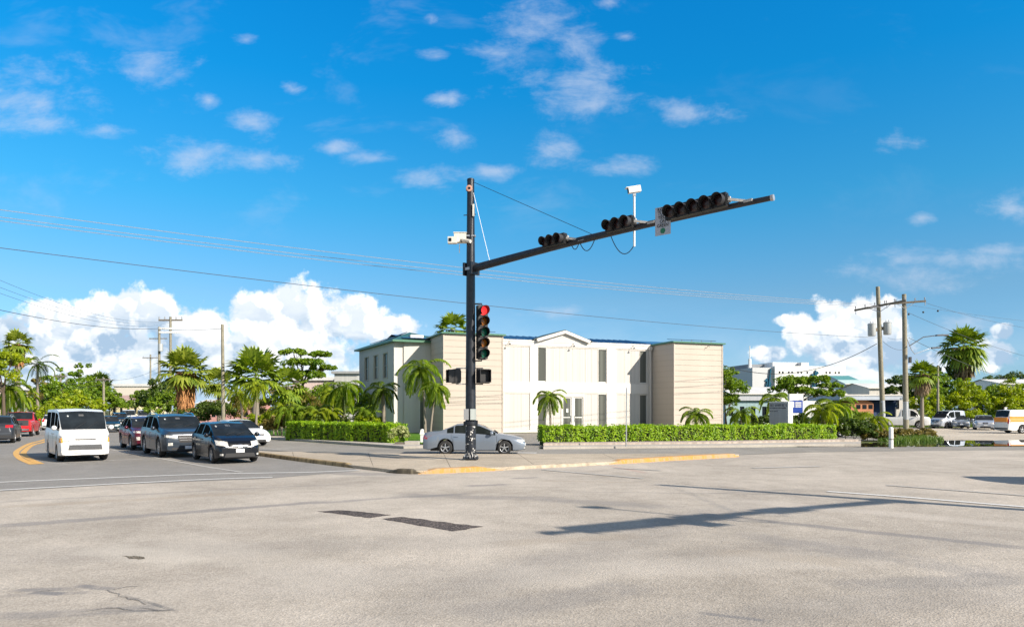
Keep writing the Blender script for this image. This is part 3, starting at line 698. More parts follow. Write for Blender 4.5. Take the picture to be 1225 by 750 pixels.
def boardmat(name, col, sx, dark=.86):
    m, nt, b, vec = base_mat(name)
    mp = nd(nt, 'ShaderNodeMapping'); nt.links.new(vec, mp.inputs[0]); mp.inputs['Scale'].default_value = (sx * 1.7, sx * 1.7, .22)
    f = remap(nt, noise(nt, mp.outputs[0], 3.2, 6, .65), .35, .7)
    nt.links.new(mixc(nt, f, tuple(c * dark for c in col), col), b.inputs['Base Color']); b.inputs['Roughness'].default_value = .75
    return m
cream_b = boardmat('cream grooved boards', (.57, .54, .50), 1.6, .87)
def faced(mb, x0, x1, z0, z1, y, openings, mat, depth=.14, rmat=None):
    """wall skin facing -y with real openings and their reveals"""
    xs = sorted({x0, x1, *[v for o in openings for v in o[:2]]}); zs = sorted({z0, z1, *[v for o in openings for v in o[2:4]]})
    for i in range(len(xs) - 1):
        for j in range(len(zs) - 1):
            cx, cz = (xs[i] + xs[i + 1]) / 2, (zs[j] + zs[j + 1]) / 2
            if any(o[0] < cx < o[1] and o[2] < cz < o[3] for o in openings): continue
            mb.add([(xs[i], y, zs[j]), (xs[i + 1], y, zs[j]), (xs[i + 1], y, zs[j + 1]), (xs[i], y, zs[j + 1])], [(0, 1, 2, 3)], mat)
    for o in openings:
        a, b_, c, d_ = o[:4]; dp = o[4] if len(o) > 4 else depth
        mb.add([(a, y, c), (b_, y, c), (b_, y, d_), (a, y, d_), (a, y + dp, c), (b_, y + dp, c), (b_, y + dp, d_), (a, y + dp, d_)],
               [(0, 4, 5, 1), (1, 5, 6, 2), (2, 6, 7, 3), (3, 7, 4, 0)], rmat or mat)
wallw = boardmat('white rendered wall', (.60, .57, .525), .5, .90)
BF = 3.7; TOP = 8.22
xs_w = [(a_at(643.7), a_at(653.2)), (a_at(716.2), a_at(725.3)), (a_at(765.7), a_at(774.2))]
xdoor = (a_at(673.0), a_at(697.8))
xL, xR = 5.04, 21.69
up0, up1, lo0, lo1 = 4.55, 7.6, .18, 3.42
PD = .05
pan_u = [(a_at(604), a_at(633.5)), (xs_w[0][1] + .05, xs_w[1][0] - .05), (a_at(738), xs_w[2][0] - .05)]
ops = []
for x0, x1 in xs_w:
    ops += [(x0, x1, up0, up1, .16), (x0, x1, lo0, lo1, .16)]
for x0, x1 in pan_u: ops.append((x0, x1, up0 - .02, up1 + .02, PD))
lower_p = [(pan_u[0][0], pan_u[0][1]), (xs_w[0][1] + .05, xdoor[0] - .15), (xdoor[1] + .15, xs_w[1][0] - .05), (pan_u[2][0], pan_u[2][1])]
for x0, x1 in lower_p: ops.append((x0, x1, lo0 + .05, lo1 + .02, PD))
ops.append((xdoor[0], xdoor[1], .05, 3.15, .16))
mb = MB(); faced(mb, xL - .2, xR + .3, 0, TOP, BF, ops, wallw)
mb.add([(-2.3, 4.3, 0), (.1, 4.3, 0), (.1, 4.3, TOP - .25), (-2.3, 4.3, TOP - .25)], [(0, 1, 2, 3)], wallw)      # recessed return left of the wing
mb.box(-2.2, 27.0, 4.8, 17.0, 0, TOP - .3, wallw)
mb.build('wall', None, off)
for k, (x0, x1) in enumerate(pan_u + lower_p):
    lower = k >= 3
    z0, z1 = (lo0 + .05, lo1 + .02) if lower else (up0 - .02, up1 + .02)
    p = MB(); n = max(2, int((x1 - x0) / .62)); wd = (x1 - x0) / n
    for i in range(n):                                            # boards with grooves between
        g = .008; p.box(x0 + i * wd + (g if i else 0), x0 + (i + 1) * wd - (g if i < n - 1 else 0), BF + PD - .012, BF + PD + .02, z0 + .003, z1 - .003, cream_b)
    p.box(x0, x1, BF + PD + .004, BF + PD + .03, z0 + .003, z1 - .003, M('groove shadow paint', (.42, .38, .31), .9, 0, .1))
    p.build('wall_panel', None, off)
def window(par, x0, x1, z0, z1, y, name='window', mull=(), bar=None, fw=.045):
    f = MB(); yy0, yy1 = y - .03, y + .03
    f.box(x0, x0 + fw, yy0, yy1, z0, z1, framew); f.box(x1 - fw, x1, yy0, yy1, z0, z1, framew)
    f.box(x0 + fw, x1 - fw, yy0, yy1, z0, z0 + fw, framew); f.box(x0 + fw, x1 - fw, yy0, yy1, z1 - fw, z1, framew)
    for zz in mull: f.box(x0 + fw, x1 - fw, yy0, yy1, zz - fw / 2, zz + fw / 2, framew)
    fo = f.build(name, None, par)
    g = MB(); g.box(x0 + fw, x1 - fw, y, y + .012, z0 + fw, z1 - fw, pane); g.build('pane', None, fo)
    return fo
for x0, x1 in xs_w:
    window(off, x0 + .004, x1 - .004, up0 + .004, up1 - .004, BF + .12); window(off, x0 + .004, x1 - .004, lo0 + .004, lo1 - .004, BF + .12)
# glazed double entrance
xm = (xdoor[0] + xdoor[1]) / 2
for x0, x1, hx in ((xdoor[0] + .004, xm - .12, 1), (xm + .12, xdoor[1] - .004, 0)):
    d_ = window(off, x0, x1, .054, 3.145, BF + .11, 'door', (1.3,), fw=.10)
    h = MB(); xx = (x1 - .05) if hx else (x0 + .05); h.tube([(xx, BF + .03, .95), (xx, BF + .03, 1.45)], .02, 8, chrome); h.box(xx - .01, xx + .01, BF + .03, BF + .085, .98, 1.0, chrome); h.box(xx - .01, xx + .01, BF + .03, BF + .085, 1.4, 1.42, chrome); h.build('handle', None, d_)
MB().box(xm - .12, xm + .12, BF + .03, BF + .15, .05, 3.15, trimw).build('door_post', None, off)
n_ = MB(); n_.box(xdoor[0] + .42, xdoor[0] + .62, BF + .095, BF + .105, 1.75, 2.1, M('white notice paper', (.7, .7, .66), .6)); n_.build('notice', None, off)
# fascia, band and pilaster trims stand proud of the wall
t_ = MB(); t_.box(xL - .05, xR + .05, BF - .05, BF, 7.74, TOP, trimw); t_.box(xL - .05, xR + .02, BF - .09, BF - .05, TOP - .14, TOP + .02, trimw); t_.build('fascia', None, off)
t_ = MB(); t_.box(xL - .05, a_at(643), BF - .03, BF, 3.55, 4.42, trimw); t_.box(a_at(643), a_at(775), BF - .03, BF, 3.55, 4.42, trimw); t_.build('trim_band', None, off)
for px0, px1 in ((634, 643), (726, 736.5)):
    c = MB(); c.box(a_at(px0), a_at(px1), BF - .045, BF - .032, .12, 7.72, trimw); c.box(a_at(px0), a_at(px1), BF - .032, BF, .12, 3.54, trimw); c.box(a_at(px0), a_at(px1), BF - .032, BF, 4.43, 7.72, trimw); c.build('pilaster', None, off)
MB().box(xL - .1, xR, BF - .22, BF, -.02, .13, trimw).build('plinth', None, off)
# wings with lap siding
def wing(x0, x1, y1, top):
    w_ = MB(); n = 16; h = top / n
    for i in range(n):
        z0, z1 = i * h, (i + 1) * h - .018; e = .014
        w_.add([(x0 - e, 0 - e, z0), (x1 + e, 0 - e, z0), (x1, 0, z1), (x0, 0, z1)], [(0, 1, 2, 3)], beige)
        w_.add([(x0 - e, y1, z0), (x0 - e, 0 - e, z0), (x0, 0, z1), (x0, y1, z1)], [(0, 1, 2, 3)], beige)
        w_.add([(x1 + e, 0 - e, z0), (x1 + e, y1, z0), (x1, y1, z1), (x1, 0, z1)], [(0, 1, 2, 3)], beige)
    w_.box(x0 + .02, x1 - .02, .02, y1 + .3, 0, top - .01, M('siding gap', (.40, .35, .28), .9))
    wo = w_.build('wing_wall', None, off)
    c = MB()
    for xx in (x0, x1): c.box(xx - .05, xx + .05, -.05, .05, 0, top - .05, beige)
    c.build('corner_trim', None, wo)
    r = MB(); e = .22
    r.box(x0 - e, x1 + e, -e, y1 + 2, top, top + .12, greenr)
    r.add([(x0 - e, -e, top + .12), (x1 + e, -e, top + .12), (x1 + e - 1, 1.6, top + .34), (x0 - e + 1, 1.6, top + .34), (x0 - e, y1 + 2, top + .12), (x1 + e, y1 + 2, top + .12), (x0 + .8, y1 + 2, top + .34), (x1 - .8, y1 + 2, top + .34)],
          [(0, 1, 2, 3), (0, 3, 6, 4), (1, 5, 7, 2), (3, 2, 7, 6)], greenr)
    r.build('wing_roof', None, off)
    for i in range(4):
        s_ = MB(); xa = x0 + .5 + i * (x1 - x0 - 1.0) / 4; wd = (x1 - x0 - 1.0) / 4 - .06
        s_.add([(xa, .2, top + .30), (xa + wd, .2, top + .30), (xa + wd, 1.9, top + .50), (xa, 1.9, top + .50), (xa, .2, top + .34), (xa + wd, .2, top + .34), (xa + wd, 1.9, top + .54), (xa, 1.9, top + .54)],
               [(0, 3, 2, 1), (4, 5, 6, 7), (0, 1, 5, 4), (1, 2, 6, 5), (2, 3, 7, 6), (3, 0, 4, 7)], solar)
        s_.tube([(xa + wd / 2, .25, top + .1), (xa + wd / 2, .25, top + .36)], .03, 6, galv)
        s_.build('solar_panel', None, off)
wing(0, 5.04, 4.2, 8.10); wing(21.69, 27.0, 4.2, 8.10)
# blue metal roof of the main body
r = MB(); seams = 26
r.add([(xL - .1, BF - .12, TOP + .03), (xR + .1, BF - .12, TOP + .03), (xR + .1, 9.0, TOP + .90), (xL - .1, 9.0, TOP + .90), (xL - .1, 17.2, TOP + .03), (xR + .1, 17.2, TOP + .03)], [(0, 1, 2, 3), (3, 2, 5, 4)], bluer)
r.add([(-2.4, 4.1, TOP - .15), (5.0, 4.1, TOP - .15), (5.0, 9.0, TOP + .60), (-2.4, 9.0, TOP + .60), (-2.4, 17.2, TOP - .05), (5.0, 17.2, TOP - .05)], [(0, 1, 2, 3), (3, 2, 5, 4)], bluer)
r.add([(xR + .1, 4.1, TOP + .02), (27.1, 4.1, TOP + .02), (27.1, 9.0, TOP + .90), (xR + .1, 9.0, TOP + .90), (xR + .1, 17.2, TOP), (27.1, 17.2, TOP)], [(0, 1, 2, 3), (3, 2, 5, 4)], bluer)
for i in range(seams):
    x = xL + (xR - xL) * i / (seams - 1); r.bar((x, BF - .1, TOP + .05), (x, 8.9, TOP + .92), .04, .05, bluer)
r.build('roof', None, off)
# gable over the entrance
g0, g1, gp_ = a_at(641), a_at(704), a_at(674.5); zp = 9.12
g = MB(); g.add([(g0, BF - .1, TOP + .03), (g1, BF - .1, TOP + .03), (gp_, BF - .1, zp)], [(0, 1, 2)], trimw)
xa, xb = a_at(659), a_at(694)
g.add([(xa, BF - .104, TOP + .1), (xb, BF - .104, TOP + .1), (gp_, BF - .104, zp - .36)], [(0, 1, 2)], cream_b)
for a_, b_ in (((g0, TOP + .06), (gp_, zp)), ((gp_, zp), (g1, TOP + .06))):
    g.bar((a_[0], BF - .26, a_[1] - .06), (b_[0], BF - .26, b_[1] - .06), .26, .26, trimw)
g.build('gable', None, off)
g = MB(); 
for a_, b_ in (((g0 - .3, TOP + .03), (gp_, zp + .08)), ((gp_, zp + .08), (g1 + .3, TOP + .03))):
    g.add([(a_[0], BF - .25, a_[1]), (b_[0], BF - .25, b_[1]), (b_[0], 8.5, b_[1]), (a_[0], 8.5, a_[1]), (a_[0], BF - .25, a_[1] + .07), (b_[0], BF - .25, b_[1] + .07), (b_[0], 8.5, b_[1] + .07), (a_[0], 8.5, a_[1] + .07)],
          [(0, 1, 5, 4), (4, 5, 6, 7), (0, 3, 2, 1)], M('dark gable roofing', (.03, .05, .05), .5, .1, .2))
g.build('gable_roof', None, off)
for px in (608, 684.5, 756):
    a = a_at(px, 3.6); l = MB(); l.tube([(a, BF - .04, 7.78), (a, BF - .22, 8.0), (a + .02, BF - .42, 7.98), (a + .02, BF - .46, 7.86)], .02, 6, blackplastic); l.lathe([(.03, .0), (.12, -.12)], (a + .02, BF - .46, 7.86), (0, 0, 1), 10, blackplastic); l.build('wall_lamp', None, off)
a = 25.2; l = MB(); l.tube([(a, -.04, 7.7), (a, -.22, 7.9), (a + .02, -.4, 7.88), (a + .02, -.44, 7.76)], .02, 6, blackplastic); l.build('wall_lamp', None, off)
a = a_at(779.0, 3.4); l = MB(); l.tube([(a, BF - .12, 7.9), (a, BF - .12, .5), (a + .2, BF - .25, .2)], .07, 8, trimw); l.box(a - .15, a + .15, BF - .3, BF - .06, 7.7, 8.0, trimw); l.build('downpipe', None, off, smooth=40)
for i in range(7):
    xx = 7.6 + i * 1.0
    pass
# small side door and its lamp in the recess
d_ = window(off, -.95, -.55, .2, 3.3, 4.25, 'window')
# left block with the green hip roof
blk = [(-9.95, 59.9), (-5.6, 62.1), (-9.7, 71.6), (-14.9, 69.3)]
inv = Matrix.Rotation(-TH, 3, 'Z')
def loc_(p, z=0): q = inv @ (Vector((p[0], p[1], 0)) - Vector((OX, OY, 0))); return (q.x, q.y, z)
L4 = [loc_(p) for p in blk]
HT = 7.72
A_ = Vector(L4[0]); D_ = Vector(L4[3]); dv = (D_ - A_); Ln = dv.length; dv.normalize(); nrm = Vector((dv.y, -dv.x, 0))
if (Vector(L4[1]) - A_).dot(nrm) > 0: nrm = -nrm
zv = Vector((0, 0, 1))
mb = MB()
mb.add([tuple(Vector(p)) for p in L4] + [tuple(Vector(p) + zv * HT) for p in L4], [(0, 1, 5, 4), (1, 2, 6, 5), (2, 3, 7, 6)], wallw)
wins = []
for k in (0.22, .48, .76):          # three upper windows on the end wall
    wins.append((Ln * k - .60, Ln * k + .60, 4.8, 6.9))
wins += [(Ln * .30 - .45, Ln * .30 + .45, .5, 2.9), (Ln * .66 - .45, Ln * .66 + .45, .5, 2.9)]
sk = MB(); faced(sk, 0, Ln, 0, HT, 0, wins, greyw, .14)
Mx = Matrix(((dv.x, -nrm.x, 0, A_.x), (dv.y, -nrm.y, 0, A_.y), (0, 0, 1, 0), (0, 0, 0, 1)))
mb.add([tuple(Mx @ Vector(v_)) for v_ in sk.v], sk.f, greyw)
bw = mb.build('annex_wall', None, off)
for x0, x1, z0, z1 in wins:
    tmp = MB()
    s = .09
    for bx_ in ((x0 - s, x0, z0 - s, z1 + s), (x1, x1 + s, z0 - s, z1 + s), (x0, x1, z0 - s, z0), (x0, x1, z1, z1 + s)): tmp.box(bx_[0], bx_[1], -.03, 0, bx_[2], bx_[3], M('tan window surround', (.42, .385, .32), .8))
    tmp.box(x0, x1, .06, .1, z0 + (z1 - z0) / 2 - .02, z0 + (z1 - z0) / 2 + .02, framew)
    f = MB().add([tuple(Mx @ Vector(v_)) for v_ in tmp.v], tmp.f, M('tan window surround', (.42, .385, .32), .8)).build('window', None, off)
    q = MB().box(x0, x1, .10, .12, z0, z1, pane); MB().add([tuple(Mx @ Vector(v_)) for v_ in q.v], q.f, pane).build('pane', None, f)
e = .55; cen = sum((Vector(p) for p in L4), Vector()) / 4
ev = []
for i, p in enumerate(L4):
    q = Vector(p); dd = (q - cen); ev.append(q + dd.normalized() * e * 1.35)
rp0 = cen.lerp((Vector(L4[0]) + Vector(L4[1])) / 2, .35); rp1 = cen.lerp((Vector(L4[2]) + Vector(L4[3])) / 2, .35)
hr = MB()
hr.add([tuple(p + zv * (HT - .02)) for p in ev] + [tuple(p + zv * (HT + .14)) for p in ev], [(0, 3, 2, 1), (0, 1, 5, 4), (1, 2, 6, 5), (2, 3, 7, 6), (3, 0, 4, 7)], greenr)
hr.add([tuple(p + zv * (HT + .14)) for p in ev] + [tuple(rp0 + zv * (HT + 1.25)), tuple(rp1 + zv * (HT + 1.25))], [(0, 1, 4), (1, 2, 5, 4), (2, 3, 5), (3, 0, 4, 5)], M('green metal hip roof', (.05, .14, .105), .4, .3, .15, 5))
ho = hr.build('hip_roof', None, off)
for k in range(4):                                                # panels lying on the left slope
    p0 = (ev[0] + zv * (HT + .2)).lerp(ev[3] + zv * (HT + .2), .12 + k * .2); p1 = (ev[0] + zv * (HT + .2)).lerp(ev[3] + zv * (HT + .2), .29 + k * .2)
    t0 = rp0.lerp(rp1, (k) / 4) + zv * (HT + 1.32); t1 = rp0.lerp(rp1, (k + .85) / 4) + zv * (HT + 1.32)
    a0, a1 = p0.lerp(t0, .3), p1.lerp(t1, .3); b0, b1 = p0.lerp(t0, .9), p1.lerp(t1, .9)
    s_ = MB(); s_.add([tuple(x) for x in (a0, a1, b1, b0)] + [tuple(x + zv * .06) for x in (a0, a1, b1, b0)], [(4, 5, 6, 7), (0, 1, 5, 4), (3, 0, 4, 7), (1, 2, 6, 5), (2, 3, 7, 6), (0, 3, 2, 1)], solar); s_.build('solar_panel', None, off)
# white vent box between hip roof and wing
MB().box(-1.5, -.35, 5.2, 6.4, TOP - .5, TOP + .25, trimw).build('roof_vent', None, off)
# ------------------------------------------------------------ vehicles
def paint(name, col, metal=.3, rough=.28):
    return M(name, col, rough, metal, .05, 2, coat=.25)
_wheel_cache = {}
soft_silver2 = M('pale silver trim', (.42, .43, .45), .3, .3, .1, 10)
bulbm = M('lamp reflector', (.80, .76, .66), .4, 0, .1, 20)
def wheel_parts(car, x, y, r, w, key, rimmat, nsp=5):
    side = 1 if y > 0 else -1
    k = (round(r, 3), key, side)
    if k not in _wheel_cache:
        t = MB(); hw = w / 2
        t.lathe([(r * .64, -hw), (r * .9, -hw), (r * .985, -hw * .8), (r, -hw * .45), (r, hw * .45), (r * .985, hw * .8), (r * .9, hw), (r * .64, hw), (r * .62, hw * .7), (r * .62, -hw * .7), (r * .64, -hw)], (0, 0, 0), (0, 1, 0), 26, rubber)
        o1 = t.build('wheel', None, None, smooth=50); me1 = o1.data; bpy.data.objects.remove(o1)
        q = MB(); s = side
        q.lathe([(r * .655, s * hw * .98), (r * .60, s * hw * .9), (r * .58, s * hw * .2)], (0, 0, 0), (0, 1, 0), 24, rimmat)
        q.lathe([(r * .58, s * hw * .25), (.001, s * hw * .25)], (0, 0, 0), (0, 1, 0), 20, blackplastic)
        q.lathe([(r * .16, s * hw * .5), (r * .15, s * hw * .82), (.001, s * hw * .88)], (0, 0, 0), (0, 1, 0), 12, rimmat)
        for i in range(nsp):
            a = 2 * math.pi * i / nsp + .3
            d_ = Vector((math.cos(a), 0, math.sin(a))); p = Vector((-math.sin(a), 0, math.cos(a)))
            q.obox(d_ * r * .36 + Vector((0, s * hw * .72, 0)), d_, p, (0, 1, 0), r * .25, r * .075, hw * .12, rimmat)
        o2 = q.build('rim', None, None, smooth=40); me2 = o2.data; bpy.data.objects.remove(o2)
        _wheel_cache[k] = (me1, me2)
    a, b = _wheel_cache[k]
    wo = linkmesh('wheel', a, car, (x, y, r)); linkmesh('rim', b, wo)
def car(name, label, cat, pos, heading, spec, body_mat, group=None, scale=1.0, low_z=0.02):
    """heading: angle of the front measured from +x, degrees"""
    L, W = spec['L'], spec['W']; top = spec['top']; belt = spec['belt']; wh = spec['wheels']; r = spec['r']; gc = spec.get('gc', .2)
    cowl, head_, rh, rb = spec['cowl'], spec['head'], spec['rh'], spec['rb']
    trim = spec.get('trim', body_mat)
    t = thing(name, (pos[0], pos[1], low_z), R(heading), label, cat, group); t.scale = (scale,) * 3
    Ra = r + .055
    td, tz = zip(*top); bd, bz = zip(*belt)
    ztop = lambda d: float(np.interp(d, td, tz)); zbelt = lambda d: min(float(np.interp(d, bd, bz)), ztop(d) - .035)
    fr, rr_ = spec.get('fr', .2), spec.get('rr', .13)
    hw = lambda d: W / 2 * (1 - fr * max(0, 1 - d / .75) ** 2.4 - rr_ * max(0, 1 - (L - d) / .5) ** 2.4)
    rfd = [(0, .78), (cowl, .88), (head_, spec.get('rw', .78)), (rh, spec.get('rw', .78) - .01), (rb, .84), (L, .84)]
    rf = lambda d: float(np.interp(d, *zip(*rfd)))
    ds = {0, .025, .09, .2, .42, L - .2, L - .08, L - .02, L, cowl, head_, rh, rb}
    ds |= {d for d, _ in top} | {d for d, _ in belt}
    for q in wh:
        ds |= {q + Ra * k for k in (-1.03, -1, -.93, -.8, -.6, -.35, 0, .35, .6, .8, .93, 1, 1.03)}
    pil = spec.get('pillars', [])
    for q, pw in pil: ds |= {q - pw / 2, q + pw / 2}
    gs, ge = spec.get('glass0', cowl + .12), spec.get('glass1', rb - .15); ds |= {gs, ge}
    for k in np.linspace(cowl, rb, 14): ds.add(float(k))
    ds = sorted(d for d in ds if 0 <= d <= L)
    keep = [ds[0]]
    hard = [cowl, head_, rh, rb, gs, ge] + [q + s * pw / 2 for q, pw in pil for s in (-1, 1)] + [L]
    for d in ds[1:]:
        if d - keep[-1] < .012:
            if any(abs(d - h) < 1e-6 for h in hard): keep[-1] = d
            continue
        keep.append(d)
    ds = keep
    rows = []
    for d in ds:
        w_ = hw(d); zt = ztop(d); zb_ = zbelt(d); T = zt - zb_; wr = w_ * rf(d)
        nose = .05 * max(0, 1 - d / .3) + .07 * max(0, 1 - (L - d) / .4)
        zc = gc + nose
        arch = False
        for q in wh:
            if abs(d - q) <= Ra * 1.0001:
                zc = max(zc, r + math.sqrt(max(0, Ra * Ra - (d - q) ** 2))); arch = True
        zc = min(zc, zb_ - .14)
        zm = max(gc + (zb_ - gc) * .5, zc + .05)
        z2 = zc + .03; z4 = max(zb_ - .08, zm + .02)
        sw = .955
        def wl(s): return sw * w_ * (1 - s) + wr * s
        rows.append([(0, zc), (.80 * w_, zc), (.975 * w_, z2), (w_, zm), (.992 * w_, z4), (sw * w_, zb_),
                     (wl(.08), zb_ + T * .08), (wl(.84), zb_ + T * .84), (wl(.96) * .985, zb_ + T * .97), (wr * .82, zt - .006 - .012 * (T > .2)), (0, zt + .012 * (T > .2))])
    nr = 11
    X = lambda d: L / 2 - d
    V = []; idx = {}
    for i, d in enumerate(ds):
        for s in (1, -1):
            for k, (y, z) in enumerate(rows[i]):
                if s == -1 and y == 0: idx[(i, s, k)] = idx[(i, 1, k)]; continue
                idx[(i, s, k)] = len(V); V.append((X(d), s * y, z))
    F = {'body': [], 'under': [], 'windshield': [], 'rear_window': [], 'side_window': [], 'sidegap': [], 'lower': [], 'bed': []}
    allf = []
    groups_side = []
    for i in range(len(ds) - 1):
        dm = (ds[i] + ds[i + 1]) / 2
        inp = any(abs(dm - q) < pw / 2 for q, pw in pil)
        for k in range(nr - 1):
            key = 'body'
            if k == 0: key = 'under'
            elif k == 1 and spec.get('cladding'): key = 'lower'
            elif k == 2 and spec.get('cladding') and any(abs(dm - q) < Ra for q in wh): key = 'lower'
            if k in (8, 9) and cowl < dm < head_: key = 'windshield'
            if k in (8, 9) and rh < dm < rb and spec.get('rearglass', True) and dm > rh + .04 and dm < rb - .02: key = 'rear_window'
            if k == 6 and gs < dm < ge and not inp and not (spec.get('panel') and spec['panel'][0] < dm < spec['panel'][1]): key = 'side_window'
            if spec.get('bed') and k in (8, 9) and dm > spec['bed']: key = 'bed'
            for s in (1, -1):
                q = (idx[(i, s, k)], idx[(i + 1, s, k)], idx[(i + 1, s, k + 1)], idx[(i, s, k + 1)])
                if s == 1: q = q[::-1]
                F[key].append((q, s, dm)); allf.append(q)
    for i, flip in ((0, False), (len(ds) - 1, True)):
        for k in range(nr - 1):
            q = [idx[(i, 1, k)], idx[(i, -1, k)], idx[(i, -1, k + 1)], idx[(i, 1, k + 1)]]
            q2 = []
            for a in q:
                if a not in q2: q2.append(a)
            if flip: q2 = q2[::-1]
            if len(q2) >= 3: F['body'].append((tuple(q2), 0, 0)); allf.append(tuple(q2))
    def sub(keys, name, mats, parent, sm=38, filt=None):
        mb = MB(); used = {}
        vs = []; fs = []; ml = []
        for key, mt in zip(keys, mats):
            for q, s, dm in F[key]:
                if filt and not filt(s, dm): continue
                nq = []
                for a in q:
                    if a not in used: used[a] = len(vs); vs.append(V[a])
                    nq.append(used[a])
                fs.append(tuple(nq)); ml.append(mt)
        for mt in dict.fromkeys(ml): mb.mi(mt)
        mb.v = vs; mb.f = fs; mb.m = [mb.mi(m_) for m_ in ml]
        return mb.build(name, None, parent, smooth=sm) if fs else None
    body = sub(['body', 'under', 'lower', 'bed'], 'body', [body_mat, blackplastic, blackplastic, blackplastic], t)
    sub(['windshield'], 'windshield', [glass], t)
    if F['rear_window']: sub(['rear_window'], 'rear_window', [glass], t)
    bounds = [gs] + [q for q, _ in pil] + [ge]
    for s in (1, -1):
        for a, b in zip(bounds[:-1], bounds[1:]):
            sub(['side_window'], 'side_window', [side_glass], t, filt=lambda s_, dm, a=a, b=b, s=s: s_ == s and a < dm < b)
    bvh = BVHTree.FromPolygons([Vector(v) for v in V], allf)
    def patch(direction, corners, mat, name, off=.006, n=6, parent=None, m_=3):
        vs = []; n1 = n; n2 = m_
        for j in range(n2 + 1):
            for i in range(n1 + 1):
                u_, v_ = i / n1, j / n2
                a = [(corners[0][c] * (1 - u_) + corners[1][c] * u_) * (1 - v_) + (corners[3][c] * (1 - u_) + corners[2][c] * u_) * v_ for c in (0, 1)]
                if direction == 'front': o, d_ = Vector((L, a[0], a[1])), Vector((-1, 0, 0))
                elif direction == 'rear': o, d_ = Vector((-L, a[0], a[1])), Vector((1, 0, 0))
                else: sy = 1 if direction == 'left' else -1; o, d_ = Vector((a[0], sy * 3, a[1])), Vector((0, -sy, 0))
                h = bvh.ray_cast(o, d_)
                if h[0] is None:
                    h = bvh.find_nearest(o + d_ * (L / 2 if abs(d_.x) else 2)); 
                vs.append(h[0] - d_ * off)
        fs = [(j * (n1 + 1) + i, j * (n1 + 1) + i + 1, (j + 1) * (n1 + 1) + i + 1, (j + 1) * (n1 + 1) + i) for j in range(n2) for i in range(n1)]
        dv_ = d_
        if direction in ('rear',) or direction == 'left': pass
        mb = MB(); mb.add(vs, fs, mat)
        # rim so that the piece has thickness
        per = [i for i in range(n1 + 1)] + [(n1 + 1) * (j + 1) + n1 for j in range(n2)] + [n2 * (n1 + 1) + n1 - 1 - i for i in range(n1)] + [(n1 + 1) * (n2 - 1 - j) for j in range(n2 - 1)]
        base = [vs[i] + dv_ * (off + .012) for i in per]; N = len(per)
        mb.add([vs[i] for i in per] + base, [(i, (i + 1) % N, N + (i + 1) % N, N + i) for i in range(N)], mat)
        return mb.build(name, None, parent or t, smooth=40)
    yy = lambda d: hw(d)
    sp_ = spec
    # lamps, grille, plates
    hl = sp_['headlight']                     # (y0 inner, y1 outer, z0, z1, rise)
    for s in (1, -1):
        y0, y1, z0, z1, ri = hl
        h_ = patch('front', [(s * y0, z0), (s * y1, z0 + ri), (s * y1, z1 + ri), (s * y0, z1)], sp_.get('hlm', headlamp), 'headlight', .012, 8, m_=4)
        ym, zm_ = (y0 + y1 * 1.2) / 2.2, (z0 + z1 + ri) / 2; q = min(.07, (z1 - z0) * .32)
        patch('front', [(s * (ym - q), zm_ - q), (s * (ym + q), zm_ - q), (s * (ym + q), zm_ + q), (s * (ym - q), zm_ + q)], bulbm, 'lamp_bulb', .018, 4, h_)
        if sp_.get('fog'):
            y0, y1, z0, z1 = sp_['fog']; patch('front', [(s * y0, z0), (s * y1, z0), (s * y1, z1), (s * y0, z1)], sp_.get('fogm', headlamp), 'fog_light', .01, 4)
        if sp_.get('blinker'):
            y0, y1, z0, z1 = sp_['blinker']; patch('front', [(s * y0, z0), (s * y1, z0), (s * y1, z1), (s * y0, z1)], amber, 'indicator', .016, 4)
    if sp_.get('grille'):
        hwid, z0, z1, tw = sp_['grille']
        g_ = patch('front', [(-hwid * tw, z0), (hwid * tw, z0), (hwid, z1), (-hwid, z1)], sp_.get('grm', blackplastic), 'grille', .008, 8)
        for k in range(sp_.get('bars', 2)):
            zz = z0 + (z1 - z0) * (k + 1) / (sp_.get('bars', 2) + 1); ww = hwid * (.9 * (tw + (1 - tw) * (k + 1) / 3))
            patch('front', [(-ww, zz - .012), (ww, zz - .012), (ww, zz + .012), (-ww, zz + .012)], soft_silver, 'grille_bar', .016, 8, g_, 1)
        if sp_.get('emblem'):
            ze = (z0 + z1) / 2; patch('front', [(-.06, ze - .04), (.06, ze - .04), (.06, ze + .05), (-.06, ze + .05)], chrome, 'emblem', .024, 3, g_, 2)
    if sp_.get('intake'):
        hwid, z0, z1 = sp_['intake']; patch('front', [(-hwid, z0), (hwid, z0), (hwid * .92, z1), (-hwid * .92, z1)], blackplastic, 'air_intake', .006, 8)
    if sp_.get('mesh'):
        a_, z0, z1 = sp_['intake']
        patch('front', [(-a_, z1 - .05), (a_, z1 - .05), (a_, z1), (-a_, z1)], soft_silver2, 'grille_bar', .02, 8)
        for k in range(4): zz = z0 + .03 + k * .045; patch('front', [(-a_ * .95, zz - .007), (a_ * .95, zz - .007), (a_ * .95, zz + .007), (-a_ * .95, zz + .007)], soft_silver, 'grille_bar', .012, 8, None, 1)
        patch('front', [(-.8, .315), (.8, .315), (.8, .33), (-.8, .33)], blackplastic, 'bumper_seam', .004, 10, None, 1)
    wz0 = ztop(cowl + .12) ; zt_ = ztop(head_ - .12)
    patch('front', [(.05, zt_ - .07), (-.12, zt_ - .07), (-.12, zt_), (.05, zt_)], M('inside mirror', (.10, .10, .10), .3, 0), 'inside_mirror', .004, 2, None, 1)
